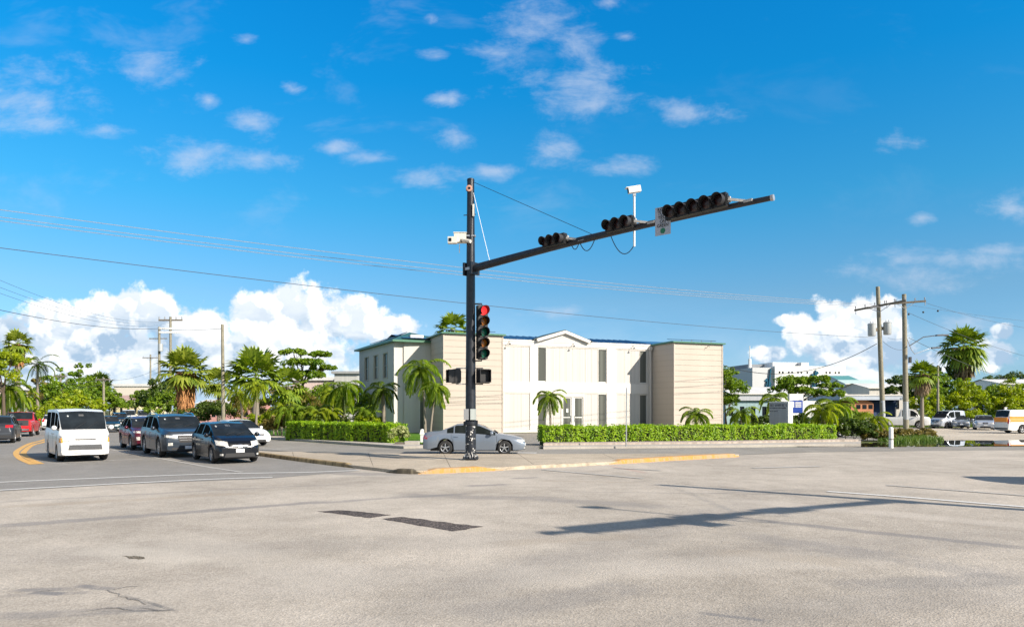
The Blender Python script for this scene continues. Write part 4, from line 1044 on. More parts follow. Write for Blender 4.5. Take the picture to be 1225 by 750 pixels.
    patch('front', [(-.58 * W / 2, zt_ - .09), (-.52 * W / 2, zt_ - .09), (-.52 * W / 2, zt_ - .04), (-.58 * W / 2, zt_ - .04)], M('licence sticker', (.5, .52, .5), .5, 0), 'sticker', .004, 2, None, 1)
    zp = sp_.get('plate_z', .45)
    pl = patch('front', [(-.15, zp - .065), (.15, zp - .065), (.15, zp + .065), (-.15, zp + .065)], plate_w, 'number_plate', .03, 2)
    patch('front', [(-.12, zp - .035), (.12, zp - .035), (.12, zp + .035), (-.12, zp + .035)], plate_w, 'plate_face', .033, 2, pl, 1)
    zr = sp_.get('rplate_z', .8)
    patch('rear', [(-.24, zr - .07), (.24, zr - .07), (.24, zr + .07), (-.24, zr + .07)], plate_w, 'number_plate', .02, 2)
    y0, y1, z0, z1 = sp_['taillight']
    for s in (1, -1): patch('rear', [(s * y0, z0), (s * y1, z0), (s * y1, z1), (s * y0, z1)], redlens, 'taillight', .012, 5)
    patch('rear', [(-W * .42, gc + .12), (W * .42, gc + .12), (W * .42, gc + .26), (-W * .42, gc + .26)], sp_.get('bumpm', blackplastic), 'bumper', .02 if 'bumpm' in sp_ else .006, 8)
    # door seams, handles, sills
    for side in ('left', 'right'):
        for q in sp_.get('seams', []):
            xx = X(q); zb_ = zbelt(q) - .01
            patch(side, [(xx - .006, gc + .1), (xx + .006, gc + .1), (xx + .006, zb_), (xx - .006, zb_)], blackplastic, 'door_seam', .003, 1, None, 8)
        for q in sp_.get('handles', []):
            xx = X(q); zb_ = zbelt(q) - .12
            patch(side, [(xx - .09, zb_ - .018), (xx + .09, zb_ - .018), (xx + .09, zb_ + .018), (xx - .09, zb_ + .018)], sp_.get('handm', body_mat), 'door_handle', .028, 3, None, 1)
        if sp_.get('stripe'):
            z0, z1, d0, d1, mt = sp_['stripe']; patch(side, [(X(d0), z0), (X(d1), z0), (X(d1), z1), (X(d0), z1)], mt, 'side_stripe', .004, 24, None, 4)
    # mirrors
    md = cowl + sp_.get('mir', .28); mz = zbelt(md) + .07 + sp_.get('mirz', 0)
    for s in (1, -1):
        y = hw(md) * .96; m2 = MB()
        m2.lathe([(.001, -.075), (.055, -.07), (.085, -.03), (.09, .03), (.08, .06), (.001, .065)], (X(md), s * (y + .12), mz + .03), (-1, 0, 0), 12, sp_.get('mirm', body_mat))
        m2.bar((X(md), s * (y - .03), mz - .03), (X(md), s * (y + .08), mz), .05, .04, blackplastic)
        mo = m2.build('side_mirror', None, t, smooth=50)
        for v_ in mo.data.vertices: pass
    # wipers
    k = MB()
    for s in (-.35, .1): k.bar((X(cowl + .03), s * W / 2, ztop(cowl) + .03), (X(cowl + .22), (s + .45) * W / 2, ztop(cowl + .22) + .03), .015, .015, blackplastic)
    k.build('wiper', None, t)
    if sp_.get('rails'):
        for s in (1, -1):
            k = MB(); pts = [(X(head_ + .1 + (rh - head_ - .2) * i / 8), s * hw(head_ + .5) * rf(head_ + .5) * .93, ztop(head_ + .1 + (rh - head_ - .2) * i / 8) + (.045 if 0 < i < 8 else -.01)) for i in range(9)]
            k.tube(pts, .018, 6, sp_['rails']); k.build('roof_rail', None, t)
    # chassis and wheels
    k = MB(); k.box(-L / 2 + .3, L / 2 - .3, -W * .28, W * .28, gc - .02, gc + .3, blackplastic); k.build('underbody', None, t)
    tw_ = .2 if r < .33 else .24
    for q in wh:
        for s in (1, -1): wheel_parts(t, X(q), s * (W / 2 - tw_ / 2 - .02), r, tw_, sp_.get('rk', 'a'), sp_.get('rimm', alloy), sp_.get('nsp', 5))
    return t
SEDAN = dict(L=4.65, W=1.76, r=.325, gc=.19, wheels=[.93, 3.62], cowl=1.22, head=2.08, rh=3.12, rb=3.92, rw=.74,
    top=[(0, .60), (.03, .67), (.2, .76), (.6, .86), (1.22, .955), (1.65, 1.19), (2.08, 1.39), (2.55, 1.44), (3.12, 1.40), (3.6, 1.19), (3.92, 1.06), (4.4, 1.04), (4.58, 1.0), (4.65, .80)],
    belt=[(0, .55), (.2, .66), (1.2, .87), (2.4, .92), (3.9, .98), (4.65, .82)], pillars=[(2.52, .07), (3.22, .05)], glass1=3.55,
    headlight=(.42, .80, .60, .69, .02), grille=(.34, .56, .68, .85), emblem=True, intake=(.45, .24, .36), fog=(.58, .72, .29, .36), plate_z=.46, rplate_z=.62,
    taillight=(.50, .84, .72, .88), seams=[1.28, 2.50, 3.35], handles=[2.3, 3.12], bars=2)
HATCH = dict(L=3.9, W=1.69, r=.30, gc=.17, wheels=[.78, 3.28], cowl=.72, head=1.75, rh=3.3, rb=3.74, rw=.74, fr=.22,
    top=[(0, .60), (.03, .70), (.18, .82), (.45, .93), (.72, 1.01), (1.2, 1.25), (1.75, 1.46), (2.3, 1.52), (2.9, 1.50), (3.3, 1.43), (3.74, 1.05), (3.86, .92), (3.9, .6)],
    belt=[(0, .56), (.3, .75), (.75, .92), (2, .98), (3.7, 1.03), (3.9, .7)], pillars=[(1.32, .05), (2.2, .08), (3.05, .06)], glass1=3.42,
    headlight=(.42, .78, .62, .80, .06), grille=(.36, .61, .70, .72), grm=M('dark grille', (.05, .052, .056), .4, .0), bars=1, emblem=True, intake=(.55, .24, .38), fog=(.6, .7, .3, .37), plate_z=.47, rplate_z=.7,
    taillight=(.55, .8, .8, 1.1), seams=[1.0, 2.2, 3.1], handles=[2.0, 2.95])
BIGSUV = dict(L=5.15, W=1.98, r=.39, gc=.24, wheels=[1.0, 4.05], cowl=1.25, head=2.1, rh=4.45, rb=4.9, rw=.80, fr=.15,
    top=[(0, .72), (.03, .98), (.12, 1.07), (.6, 1.16), (1.25, 1.22), (1.7, 1.50), (2.1, 1.70), (2.8, 1.79), (3.8, 1.79), (4.45, 1.73), (4.9, 1.28), (5.08, 1.12), (5.15, .7)],
    belt=[(0, .68), (.12, .98), (1.2, 1.09), (4.8, 1.16), (5.15, .8)], pillars=[(2.75, .1), (3.75, .1)], glass1=4.62,
    headlight=(.50, .90, .80, .90, .04), grille=(.46, .62, .92, .78), grm=blackplastic, bars=2, emblem=True, intake=(.7, .28, .42), fog=(.62, .80, .50, .62), plate_z=.42, rplate_z=.85,
    taillight=(.6, .93, .9, 1.15), seams=[1.5, 2.75, 3.8], handles=[2.55, 3.6], cladding=True, rails=chrome, handm=chrome)
CUV = dict(L=4.45, W=1.85, r=.355, gc=.22, wheels=[.88, 3.55], cowl=1.05, head=1.9, rh=3.7, rb=4.2, rw=.76, fr=.18,
    top=[(0, .68), (.03, .86), (.14, .96), (.5, 1.04), (1.05, 1.11), (1.5, 1.39), (1.9, 1.56), (2.5, 1.65), (3.3, 1.63), (3.7, 1.56), (4.2, 1.18), (4.4, 1.02), (4.45, .65)],
    belt=[(0, .64), (.14, .87), (1.0, .99), (4.1, 1.1), (4.45, .7)], pillars=[(2.4, .08), (3.35, .09)], glass1=3.85,
    headlight=(.46, .86, .82, .92, .04), grille=(.44, .55, .86, .62), grm=blackplastic, bars=3, emblem=True, intake=(.6, .27, .38), fog=(.62, .78, .5, .66), plate_z=.42, rplate_z=.8,
    taillight=(.5, .86, .92, 1.08), seams=[1.3, 2.4, 3.45], handles=[2.2, 3.2], cladding=True, rails=galv)
VAN = dict(L=4.70, W=1.72, r=.33, gc=.2, wheels=[.88, 3.45], cowl=.36, head=1.02, rh=4.5, rb=4.64, rw=.88, fr=.10, rr=.05,
    top=[(0, .62), (.02, .80), (.08, .98), (.2, 1.12), (.36, 1.2), (.7, 1.58), (1.02, 1.88), (1.4, 1.95), (2.5, 1.98), (4.3, 1.97), (4.5, 1.93), (4.64, 1.3), (4.7, .6)],
    belt=[(0, .58), (.08, .9), (.4, 1.12), (4.6, 1.16), (4.7, .7)], pillars=[(.92, .05), (1.75, .1), (3.0, .1)], glass1=4.35, glass0=.5,
    headlight=(.48, .82, .74, .95, .02), hlm=M('grey lamp lens', (.30, .31, .32), .2, .1, .35, 14, coat=.3), grille=(.38, .80, .86, .85), grm=blackplastic, bars=0, intake=(.56, .44, .68), mesh=True, blinker=(.73, .83, .72, .90), plate_z=.34, rplate_z=.8,
    taillight=(.7, .84, .8, 1.2), seams=[.75, 1.75, 3.1], handles=[1.6, 2.0], mir=.2, mirz=.04, rk='s', rimm=galv)
MPV = dict(L=3.7, W=1.62, r=.29, gc=.18, wheels=[.7, 3.05], cowl=.62, head=1.25, rh=3.45, rb=3.62, rw=.84, fr=.14,
    top=[(0, .62), (.03, .82), (.1, .95), (.62, 1.1), (.95, 1.5), (1.25, 1.76), (1.8, 1.84), (3.2, 1.83), (3.45, 1.78), (3.62, 1.2), (3.7, .6)],
    belt=[(0, .6), (.1, .86), (.6, 1.02), (3.5, 1.08), (3.7, .7)], pillars=[(1.0, .05), (1.9, .1)], glass1=2.75,
    headlight=(.45, .74, .72, .9, .03), grille=(.4, .62, .86, .8), grm=M('slate grille', (.12, .14, .17), .4, .3), bars=0, emblem=True, intake=(.5, .26, .36), plate_z=.45, rplate_z=.7,
    taillight=(.6, .78, .8, 1.3), seams=[.95, 1.9, 2.9], handles=[1.7, 2.1])
PICKUP = dict(L=5.3, W=1.9, r=.39, gc=.32, wheels=[.95, 4.2], cowl=1.35, head=2.0, rh=3.1, rb=3.4, rw=.82, fr=.14, rr=.03,
    top=[(0, .8), (.03, 1.02), (.12, 1.1), (1.35, 1.2), (1.7, 1.52), (2.0, 1.74), (2.6, 1.82), (3.1, 1.78), (3.4, 1.25), (3.48, 1.2), (5.25, 1.2), (5.3, .8)],
    belt=[(0, .75), (.12, 1.0), (1.3, 1.1), (5.25, 1.14), (5.3, .75)], pillars=[(2.6, .09)], glass1=3.05,
    headlight=(.55, .86, .85, 1.0, 0), grille=(.5, .7, 1.0, .9), grm=blackplastic, bars=2, intake=(.6, .42, .58), plate_z=.6, rplate_z=.58,
    taillight=(.78, .93, .82, 1.12), seams=[1.6, 2.6, 3.42], handles=[2.4, 3.2], bed=3.45, bumpm=chrome)
BOXTRUCK = dict(L=5.4, W=1.95, r=.40, gc=.34, wheels=[1.0, 4.3], cowl=1.0, head=1.6, rh=2.7, rb=2.95, rw=.84, fr=.14, rr=.03,
    top=[(0, .9), (.03, 1.12), (.12, 1.2), (1.0, 1.34), (1.3, 1.75), (1.6, 2.0), (2.1, 2.1), (2.7, 2.06), (2.95, 1.3), (3.05, 1.2), (5.35, 1.2), (5.4, .8)],
    belt=[(0, .85), (.12, 1.1), (1.0, 1.22), (5.35, 1.14), (5.4, .75)], pillars=[(1.9, .1)], glass1=2.6,
    headlight=(.6, .88, .92, 1.1, 0), grille=(.5, .75, 1.12, .95), grm=chrome, bars=3, intake=(.6, .45, .62), plate_z=.6, rplate_z=.6,
    taillight=(.8, .93, .8, 1.1), seams=[1.2, 2.4], handles=[2.2], bed=3.0, rimm=galv)
P_ = dict(
    navy=paint('near black navy car paint', (.007, .009, .014), .2, .2), blue=paint('slate blue car paint', (.035, .047, .065), .3, .28), mar=paint('maroon car paint', (.085, .008, .020), .2, .25),
    white=paint('white car paint', (.72, .72, .70), 0, .3), silver=paint('silver blue car paint', (.20, .235, .285), .35, .3), red=paint('red car paint', (.55, .015, .02), .1, .3),
    grey=paint('dark grey car paint', (.04, .045, .055), .3, .3), teal=paint('dark teal car paint', (.015, .04, .05), .3, .3), pale=paint('pale silver car paint', (.5, .53, .58), .4, .3))
QH = -52.5                                     # queue faces down the approach road
queue = 'vehicles queued on the approach road'
car('hatchback', 'small near black hatchback at the head of the queue, nearest the island kerb', 'car', (-11.25, 27.85), QH, {**HATCH}, P_['navy'], queue)
car('sport_utility_vehicle', 'large slate blue SUV with chrome grille, right behind the black hatchback', 'car', (-15.05, 31.7), QH, BIGSUV, P_['blue'], queue)
car('crossover', 'maroon crossover third in the queue, behind the slate blue SUV', 'car', (-18.95, 36.7), QH, CUV, P_['mar'], queue)
vn_ = car('passenger_van', 'white passenger van driving beside the queue, next to the curved yellow line', 'van', (-17.85, 29.1), -51, VAN, P_['white'], None, 1.02)
car('sedan', 'white sedan on the slip road, half hidden behind the black hatchback', 'car', (-15.5, 40.2), -42, {**SEDAN}, P_['white'])
car('sedan', 'silver blue sedan passing right behind the traffic light pole', 'car', (-1.66, 32.0), -1.5, SEDAN, P_['silver'], None, .965)
car('pickup_truck', 'red pickup truck driving away at the far left edge', 'pickup', (-37.6, 54.5), 90 + 27, PICKUP, P_['red'])
car('sport_utility_vehicle', 'dark grey SUV cut off by the left edge, behind the red pickup', 'car', (-31.4, 43.6), 90 + 29, {**CUV, 'cladding': False}, P_['grey'])
car('hatchback', 'white car driving away beside the green verge, beyond the red pickup', 'car', (-45.8, 71), 90 + 27, HATCH, P_['white'])
car('sedan', 'dark teal sedan in the queue, seen between the white van and the maroon crossover', 'car', (-36.6, 64.5), -58, SEDAN, P_['teal'], queue)
car('crossover', 'dark crossover just beyond the dark teal sedan in the queue', 'car', (-47.5, 86), -60, CUV, P_['navy'], queue)
car('passenger_van', 'farthest left white van down the approach road, above the teal sedan', 'van', (-54.5, 101), -60, VAN, P_['white'], queue)
car('passenger_van', 'farthest right white van down the approach road, above the maroon crossover', 'van', (-50.2, 97), -60, VAN, P_['white'], queue)
park = 'vehicles parked on the gravel lot'
car('flatbed_truck', 'white truck parked by the bushes, partly hidden by the two utility poles', 'truck', (41.6, 76.0), -28, BOXTRUCK, P_['white'], park)
car('minivan', 'pale silver boxy minivan parked alone before the green bushes', 'van', (46.9, 76.5), -158, MPV, P_['pale'], park, 1.04)
kid = dict(SEDAN); kid.update(grille=(.22, .6, .74, .9), bars=1)
car('sedan', 'silver sedan with twin grille parked left of the orange striped van', 'car', (47.4, 71.4), -120, kid, P_['pale'], park)
car('sedan', 'silver car tucked behind the twin grille sedan, only its left end showing', 'car', (47.9, 76.5), -112, SEDAN, P_['silver'], park)
orange = M('orange van stripe', (.75, .26, .02), .4, 0, .06, 3)
ov = car('delivery_van', 'white delivery van with broad orange band at the right edge of the lot', 'van', (43.9, 60.6), 5, {**VAN, 'stripe': (.95, 1.42, 1.2, 4.55, orange), 'panel': (1.75, 4.4), 'handles': [], 'rearglass': True}, P_['white'], park)
k = MB(); k.box(-2.40, -2.352, -.72, .72, .95, 1.34, orange); k.build('rear_stripe', None, ov)
# traffic beyond the right edge: its shadow reaches the road
car('passenger_van', 'white van waiting out of the frame at right', 'van', (17.2, 18.6), 172, {**VAN}, P_['white'])
# cars standing behind the right hedge
car('sedan', 'dark car parked behind the sign monument, only its roof above the hedge', 'car', (22.6, 52.5), 190, SEDAN, P_['grey'])
car('sedan', 'pale car parked behind the small palm beside the building, mostly hidden', 'car', (20.0, 56.5), 200, SEDAN, P_['pale'])
# ------------------------------------------------------------ vegetation
fan_g = leafmat('fan palm green', (0.084, 0.167, 0.013), (0.314, 0.384, 0.038), .3, 1.1)
fan_y = leafmat('fan palm yellow green', (0.113, 0.189, 0.016), (0.363, 0.392, 0.054), .35, 1.1)
coc_g = leafmat('feather palm green', (0.073, 0.159, 0.013), (0.272, 0.350, 0.032), .35, 1.2)
coc_y = leafmat('feather palm yellow green', (0.126, 0.200, 0.012), (0.364, 0.413, 0.030), .4, 1.2)
coc_d = leafmat('dark feather palm', (0.035, 0.078, 0.010), (0.137, 0.186, 0.020), .3, 1.2)
dead = leafmat('dead fronds', (0.271, 0.121, 0.044), (0.567, 0.297, 0.123), .15, 2.5, .8)
dead2 = leafmat('straw dead fronds', (.14, .10, .06), (.34, .25, .15), .15, 2.5, .8)
hedge_m = leafmat('clipped hedge leaves', (0.115, 0.263, 0.011), (0.432, 0.587, 0.026), .4, 3.)
hedge_v = leafmat('variegated leaves', (0.172, 0.242, 0.070), (0.517, 0.528, 0.229), .3, 6.)
bush_m = leafmat('bush leaves', (0.066, 0.148, 0.012), (0.262, 0.365, 0.022), .35, .9)
bush_y = leafmat('bright bush leaves', (0.126, 0.215, 0.007), (0.430, 0.486, 0.018), .4, .9)
bush_d = leafmat('dark bush leaves', (0.027, 0.064, 0.010), (0.113, 0.162, 0.018), .3, .9)
bush_b = leafmat('brownish bush leaves', (0.103, 0.091, 0.021), (0.269, 0.215, 0.053), .25, .9)
bark = M('palm bark', (.22, .19, .15), .9, 0, .25, 6, .6, 20)
bark2 = M('brown bark', (.10, .075, .05), .9, 0, .3, 6, .6, 20)
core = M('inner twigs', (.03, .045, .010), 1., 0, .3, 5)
def mesh_quads(name, P, mat, parent, smooth=False):
    """P: (n,4,3) array"""
    n = len(P); me = bpy.data.meshes.new(name)
    me.vertices.add(n * 4); me.vertices.foreach_set('co', P.reshape(-1).astype(np.float32))
    me.loops.add(n * 4); me.loops.foreach_set('vertex_index', np.arange(n * 4, dtype=np.int32))
    me.polygons.add(n); me.polygons.foreach_set('loop_start', np.arange(0, n * 4, 4, dtype=np.int32))
    try: me.polygons.foreach_set('loop_total', np.full(n, 4, dtype=np.int32))
    except Exception: pass
    me.materials.append(mat); me.update(); me.validate()
    return linkmesh(name, me, parent)
def leaves(pts, size, rng, up=.35, aspect=.5, normals=None, jit=.9):
    """one folded-looking leaf quad per point"""
    n = len(pts); d = rng.normal(size=(n, 3)); d[:, 2] *= .6
    if normals is not None: d = d * jit + normals
    d /= np.linalg.norm(d, axis=1, keepdims=True)
    a = rng.normal(size=(n, 3)); a -= (a * d).sum(1, keepdims=True) * d; a /= np.linalg.norm(a, axis=1, keepdims=True)
    b = np.cross(d, a); s = size * rng.uniform(.6, 1.3, (n, 1))
    p = np.asarray(pts)
    return np.stack([p - a * s, p + b * s * aspect, p + a * s, p - b * s * aspect], 1)
def fan_palm(pos, crown_z, rad, label, seed, mat=fan_g, skirt=0., nf=34, trunk_r=.2, dm=dead, group=None, lean=0., low=-35, name='fan_palm'):
    rng = np.random.default_rng(seed); t = thing(name, (pos[0], pos[1], 0), 0, label, 'palm tree', group)
    c = Vector((lean, 0, crown_z))
    MB().tube([Vector((0, 0, -.1)), Vector((lean * .3, 0, crown_z * .5)), c], [trunk_r * 1.35, trunk_r, trunk_r * .9], 10, bark).build('trunk', None, t, smooth=60)
    Q = []
    def fan(origin, d, R_, droop, nseg=15, spread=115):
        d = d.normalized(); sd = d.cross(Vector((0, 0, 1))); sd = sd.normalized() if sd.length > .05 else Vector((1, 0, 0)); upv = sd.cross(d)
        for k in range(nseg):
            a = R(-spread + 2 * spread * k / (nseg - 1) + rng.uniform(-4, 4)); ln = R_ * (1 - .28 * abs(k / (nseg - 1) - .5) * 2) * rng.uniform(.88, 1.1)
            dd = (d * math.cos(a) + sd * math.sin(a) + upv * .12 * math.cos(a * 2)).normalized(); pn = dd.cross(upv).normalized() * R_ * .11
            m = origin + dd * ln * .55; e = origin + dd * ln - Vector((0, 0, droop * ln * rng.uniform(.5, 1.2)))
            Q.append([origin, m + pn, m + (e - m) * .3, m - pn]); Q.append([m + pn, e, e, m - pn])
    for i in range(nf):
        el = R(85 - (85 - low) * ((i + .5) / nf) ** .85); az = i * 2.39996 + rng.uniform(-.3, .3)
        d = Vector((math.cos(az) * math.cos(el), math.sin(az) * math.cos(el), math.sin(el)))
        pl = rad * rng.uniform(.36, .60); o = c + d * pl - Vector((0, 0, .12 * pl))
        # petiole as a thin strip
        s = d.cross(Vector((0, 0, 1))).normalized() * .02
        Q.append([c - s, c + s, o + s, o - s])
        fan(o, (d - Vector((0, 0, .25))), rad * rng.uniform(.50, .66), .22 if el > 0 else .5, 13, 100)
    mesh_quads('crown', np.array([[tuple(v) for v in q] for q in Q]), mat, t)
    if skirt:
        Q = []; SKW = .31 if dm is not dead2 else .42
        for i in range(int(420 * max(1, skirt / 1.5))):
            az = rng.uniform(0, 2 * math.pi); z0 = crown_z - rng.uniform(0, skirt * .72); w_ = rad * SKW * (1 - .25 * (crown_z - z0) / skirt)
            o = Vector((math.cos(az) * w_ * rng.uniform(.4, 1.05), math.sin(az) * w_ * rng.uniform(.4, 1.05), z0)) + Vector((lean, 0, 0))
            d = Vector((math.cos(az) * rng.uniform(-.05, .35), math.sin(az) * rng.uniform(-.05, .35), -1)); tn = Vector((-math.sin(az), math.cos(az), 0)) * rng.uniform(.05, .13)
            l_ = rng.uniform(.5, 1.1) * min(1.1, skirt * .5)
            e = o + d * l_; m = o + d * l_ * .5; Q.append([o, m + tn, e, m - tn])
        mesh_quads('dead_skirt', np.array([[tuple(v) for v in q] for q in Q]), dm, t)
        MB().lathe([(rad * .10, crown_z - skirt), (rad * .17, crown_z - skirt * .8), (rad * .22, crown_z - .3), (rad * .1, crown_z)], (lean, 0, 0), (0, 0, 1), 12, M('matted dead fronds', (.24, .14, .07), .95, 0, .35, 9)).build('skirt_core', None, t, smooth=60)
    return t
def feather_palm(pos, crown_z, rad, label, seed, mat=coc_g, nf=16, trunk_r=.1, lean=0., low=-25, stems=1, leaf=.28, group=None, name='feather_palm', hi=80, z0=-.1, stiff=1.):
    rng = np.random.default_rng(seed); t = thing(name, (pos[0], pos[1], 0), 0, label, 'palm tree', group)
    Q = []; tr = MB(); sh = MB()
    for s_ in range(stems):
        off_ = Vector((rng.normal() * .25, rng.normal() * .25, 0)) * (stems > 1)
        cz = crown_z * (1 if s_ == 0 else rng.uniform(.6, 1.05)); ln = lean if s_ == 0 else rng.normal() * .4
        c = off_ + Vector((ln, rng.normal() * .1 * (stems > 1), cz))
        p0 = off_ + Vector((0, 0, z0)); n = 6
        tr.tube([p0.lerp(c, i / n) + Vector((math.sin(math.pi * i / n) * -ln * .15, 0, 0)) for i in range(n + 1)], [trunk_r * (1.3 - .5 * i / n) for i in range(n + 1)], 8, bark)
        sh.tube([c - Vector((0, 0, .45)), c], [trunk_r * .95, trunk_r * .55], 8, mat)
        for i in range(nf):
            el = R(hi - (hi - low) * ((i + .5) / nf) + rng.uniform(-8, 8)); az = i * 2.39996 + rng.uniform(-.4, .4)
            N = 11; L_ = rad * rng.uniform(.95, 1.2); p = Vector(c); pts = [Vector(p)]; e = el
            for k in range(N):
                e -= (.17 + .08 * (k / N)) / stiff * (1.0 if e > R(-70) else 0)
                p = p + Vector((math.cos(az) * math.cos(e), math.sin(az) * math.cos(e), math.sin(e))) * (L_ / N); pts.append(Vector(p))
            sd = Vector((-math.sin(az), math.cos(az), 0)); wd = .018
            for k in range(N): Q.append([pts[k] - sd * wd, pts[k] + sd * wd, pts[k + 1] + sd * wd * .7, pts[k + 1] - sd * wd * .7])
            for k in range(2 * N):
                u_ = (k + .6) / (2 * N); i0 = min(int(u_ * N), N - 1); q = pts[i0].lerp(pts[i0 + 1], u_ * N - i0); td_ = (pts[i0 + 1] - pts[i0]).normalized()
                l_ = leaf * rad * (math.sin(math.pi * min(1, .18 + u_ * .80)) ** .6) * rng.uniform(.85, 1.15)
                for s in (1, -1):
                    d = (sd * s * .8 + td_ * .55 + Vector((0, 0, -.30 + rng.uniform(-.15, .15)))).normalized(); pn = d.cross(Vector((0, 0, 1))).normalized() * rad * .027
                    m = q + d * l_ * .45; e2 = q + d * l_ - Vector((0, 0, .25 * l_)); Q.append([q, m + pn, e2, m - pn])
    tr.build('trunk', None, t, smooth=60); sh.build('crownshaft', None, t, smooth=60)
    mesh_quads('crown', np.array([[tuple(v) for v in q] for q in Q]), mat, t)
    return t
def broad(name, pos, label, cat, clumps, n, size, mat, seed, trunk=None, group=None, wood=bark2, asp=.55, holes=.0):
    """clumps: (dx,dy,z,rx,ry,rz). Leaves grow through uneven shells round limbs."""
    rng = np.random.default_rng(seed); t = thing(name, (pos[0], pos[1], 0), 0, label, cat, group)
    vol = np.array([c[3] * c[4] + c[4] * c[5] + c[3] * c[5] for c in clumps]); cnt = np.maximum(20, (n * vol / vol.sum()).astype(int)); P = []; Nn = []
    for c, k in zip(clumps, cnt):
        # sub-clumps on the surface make the outline uneven
        m_ = max(6, int(k / 60)); d = rng.normal(size=(m_, 3)); d /= np.linalg.norm(d, axis=1, keepdims=True); d[:, 2] = np.abs(d[:, 2]) * 1.0 - .25 * (rng.random(m_) < .4)
        cc = d * np.array(c[3:6]) * rng.uniform(.55, 1.0, (m_, 1)) + np.array(c[:3]); sr = np.mean(c[3:6]) * rng.uniform(.16, .34, m_)
        ix = rng.integers(0, m_, k); q = rng.normal(size=(k, 3)); q /= np.linalg.norm(q, axis=1, keepdims=True)
        P.append(cc[ix] + q * (sr[ix] * rng.uniform(.45, 1.05, k) ** .6)[:, None] * np.array([1, 1, .72])); Nn.append(q * .6 + np.array([0, 0, .55]))
    P = np.concatenate(P); Nn = np.concatenate(Nn); P[:, 2] = np.maximum(P[:, 2], .04)
    mesh_quads('crown' if trunk else 'foliage', leaves(P, size, rng, normals=Nn, aspect=asp, jit=.55), mat, t)
    w_ = MB(); top = max(c[2] for c in clumps)
    h0 = trunk or .05
    if trunk: w_.tube([(0, 0, -.1), (.05, 0, trunk * .5), (0, 0, trunk)], [trunk_rad(top), trunk_rad(top) * .8, trunk_rad(top) * .6], 9, wood)
    for c in clumps:
        b = Vector(c[:3]); a = Vector((0, 0, h0)) if trunk else Vector((b.x * .8, b.y * .8, -.05)); mid = a.lerp(b, .5) + Vector((rng.normal() * .1, rng.normal() * .1, .15))
        w_.tube([a, mid, b], [trunk_rad(top) * .5, trunk_rad(top) * .3, .02], 6, wood)
        for k in range(4):
            d = Vector(rng.normal(size=3)).normalized(); w_.tube([mid.lerp(b, .5), b + Vector((d.x * c[3], d.y * c[4], abs(d.z) * c[5])) * .7], [trunk_rad(top) * .18, .01], 5, wood)
    w_.build('trunk' if trunk else 'stems', None, t, smooth=60)
    return t
def trunk_rad(h): return .035 + .022 * h
def hedge(name, p0, p1, thick, z0, z1, n, size, label, mat, seed, rag=.06):
    a = Vector((*p0, 0)); b = Vector((*p1, 0)); d = b - a; L_ = d.length; ux = d.normalized(); uy = Vector((-ux.y, ux.x, 0))
    t = thing(name, (a.x, a.y, 0), math.atan2(ux.y, ux.x), label, 'hedge'); rng = np.random.default_rng(seed)
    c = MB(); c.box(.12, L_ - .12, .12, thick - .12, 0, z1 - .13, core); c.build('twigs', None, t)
    A = np.array([L_ * thick, L_ * (z1 - z0), L_ * (z1 - z0) * .4, thick * (z1 - z0), thick * (z1 - z0)]); k = (n * A / A.sum()).astype(int)
    P = []; Nn = []
    def add(x, y, z, nn): P.append(np.stack([x, y, z], 1)); Nn.append(np.tile(np.array(nn, float), (len(x), 1)))
    wav = lambda x: .045 * np.sin(x * 1.3) + .035 * np.sin(x * 4.1 + 1) + .03 * np.sin(x * 9)
    r = lambda m: rng.random(m)
    x = r(k[0]) * L_; add(x, r(k[0]) * thick, z1 + wav(x) - r(k[0]) ** 2 * .14, (0, 0, 1.1))
    x = r(k[1]) * L_; add(x, wav(x * 1.3) + r(k[1]) ** 1.5 * .2 - .02, z0 + r(k[1]) * (z1 - z0), (0, -1, .45))
    x = r(k[2]) * L_; add(x, thick - r(k[2]) * .15, z0 + r(k[2]) * (z1 - z0), (0, 1, .3))
    add(r(k[3]) * .16, r(k[3]) * thick, z0 + r(k[3]) * (z1 - z0), (-1, 0, .3)); add(L_ - r(k[4]) * .16, r(k[4]) * thick, z0 + r(k[4]) * (z1 - z0), (1, 0, .3))
    m_ = int(n * .02); x = r(m_) * L_; add(x, r(m_) * thick, z1 + r(m_) * rag * 2, (0, 0, .6))
    P = np.concatenate(P); Nn = np.concatenate(Nn)
    # thin bare spots
    h = np.sin(P[:, 0] * 3.1 + 2) * np.sin(P[:, 0] * 1.3) * np.cos(P[:, 2] * 5 + P[:, 0]); h2 = np.sin(P[:, 0] * 6.7 + 1.3 * np.sin(P[:, 2] * 4)) * np.cos(P[:, 0] * 2.9 + P[:, 2] * 7); kp = ~((((h > .45) | (h2 > .72)) & (rng.random(len(P)) < .7)) & (P[:, 2] < z1 - .12))
    mesh_quads('foliage', leaves(P[kp], size, rng, normals=Nn[kp], jit=.6), mat, t)
    w_ = MB()
    for i in range(int(L_ * 3)):
        x0 = rng.uniform(.1, L_ - .1); w_.tube([(x0, .10, z0 - .02), (x0 + rng.normal() * .08, .05, z0 + .3), (x0 + rng.normal() * .12, .06, z1 - .15)], [.016, .012, .005], 4, bark2)
    so2 = w_.build('stems', None, t); so2['kind'] = 'stuff'
    return t
def X_(px, Y): return (px - 612.5) * Y / FOC
def Z_(py, Y): return EYE - (py - 490) * Y / FOC
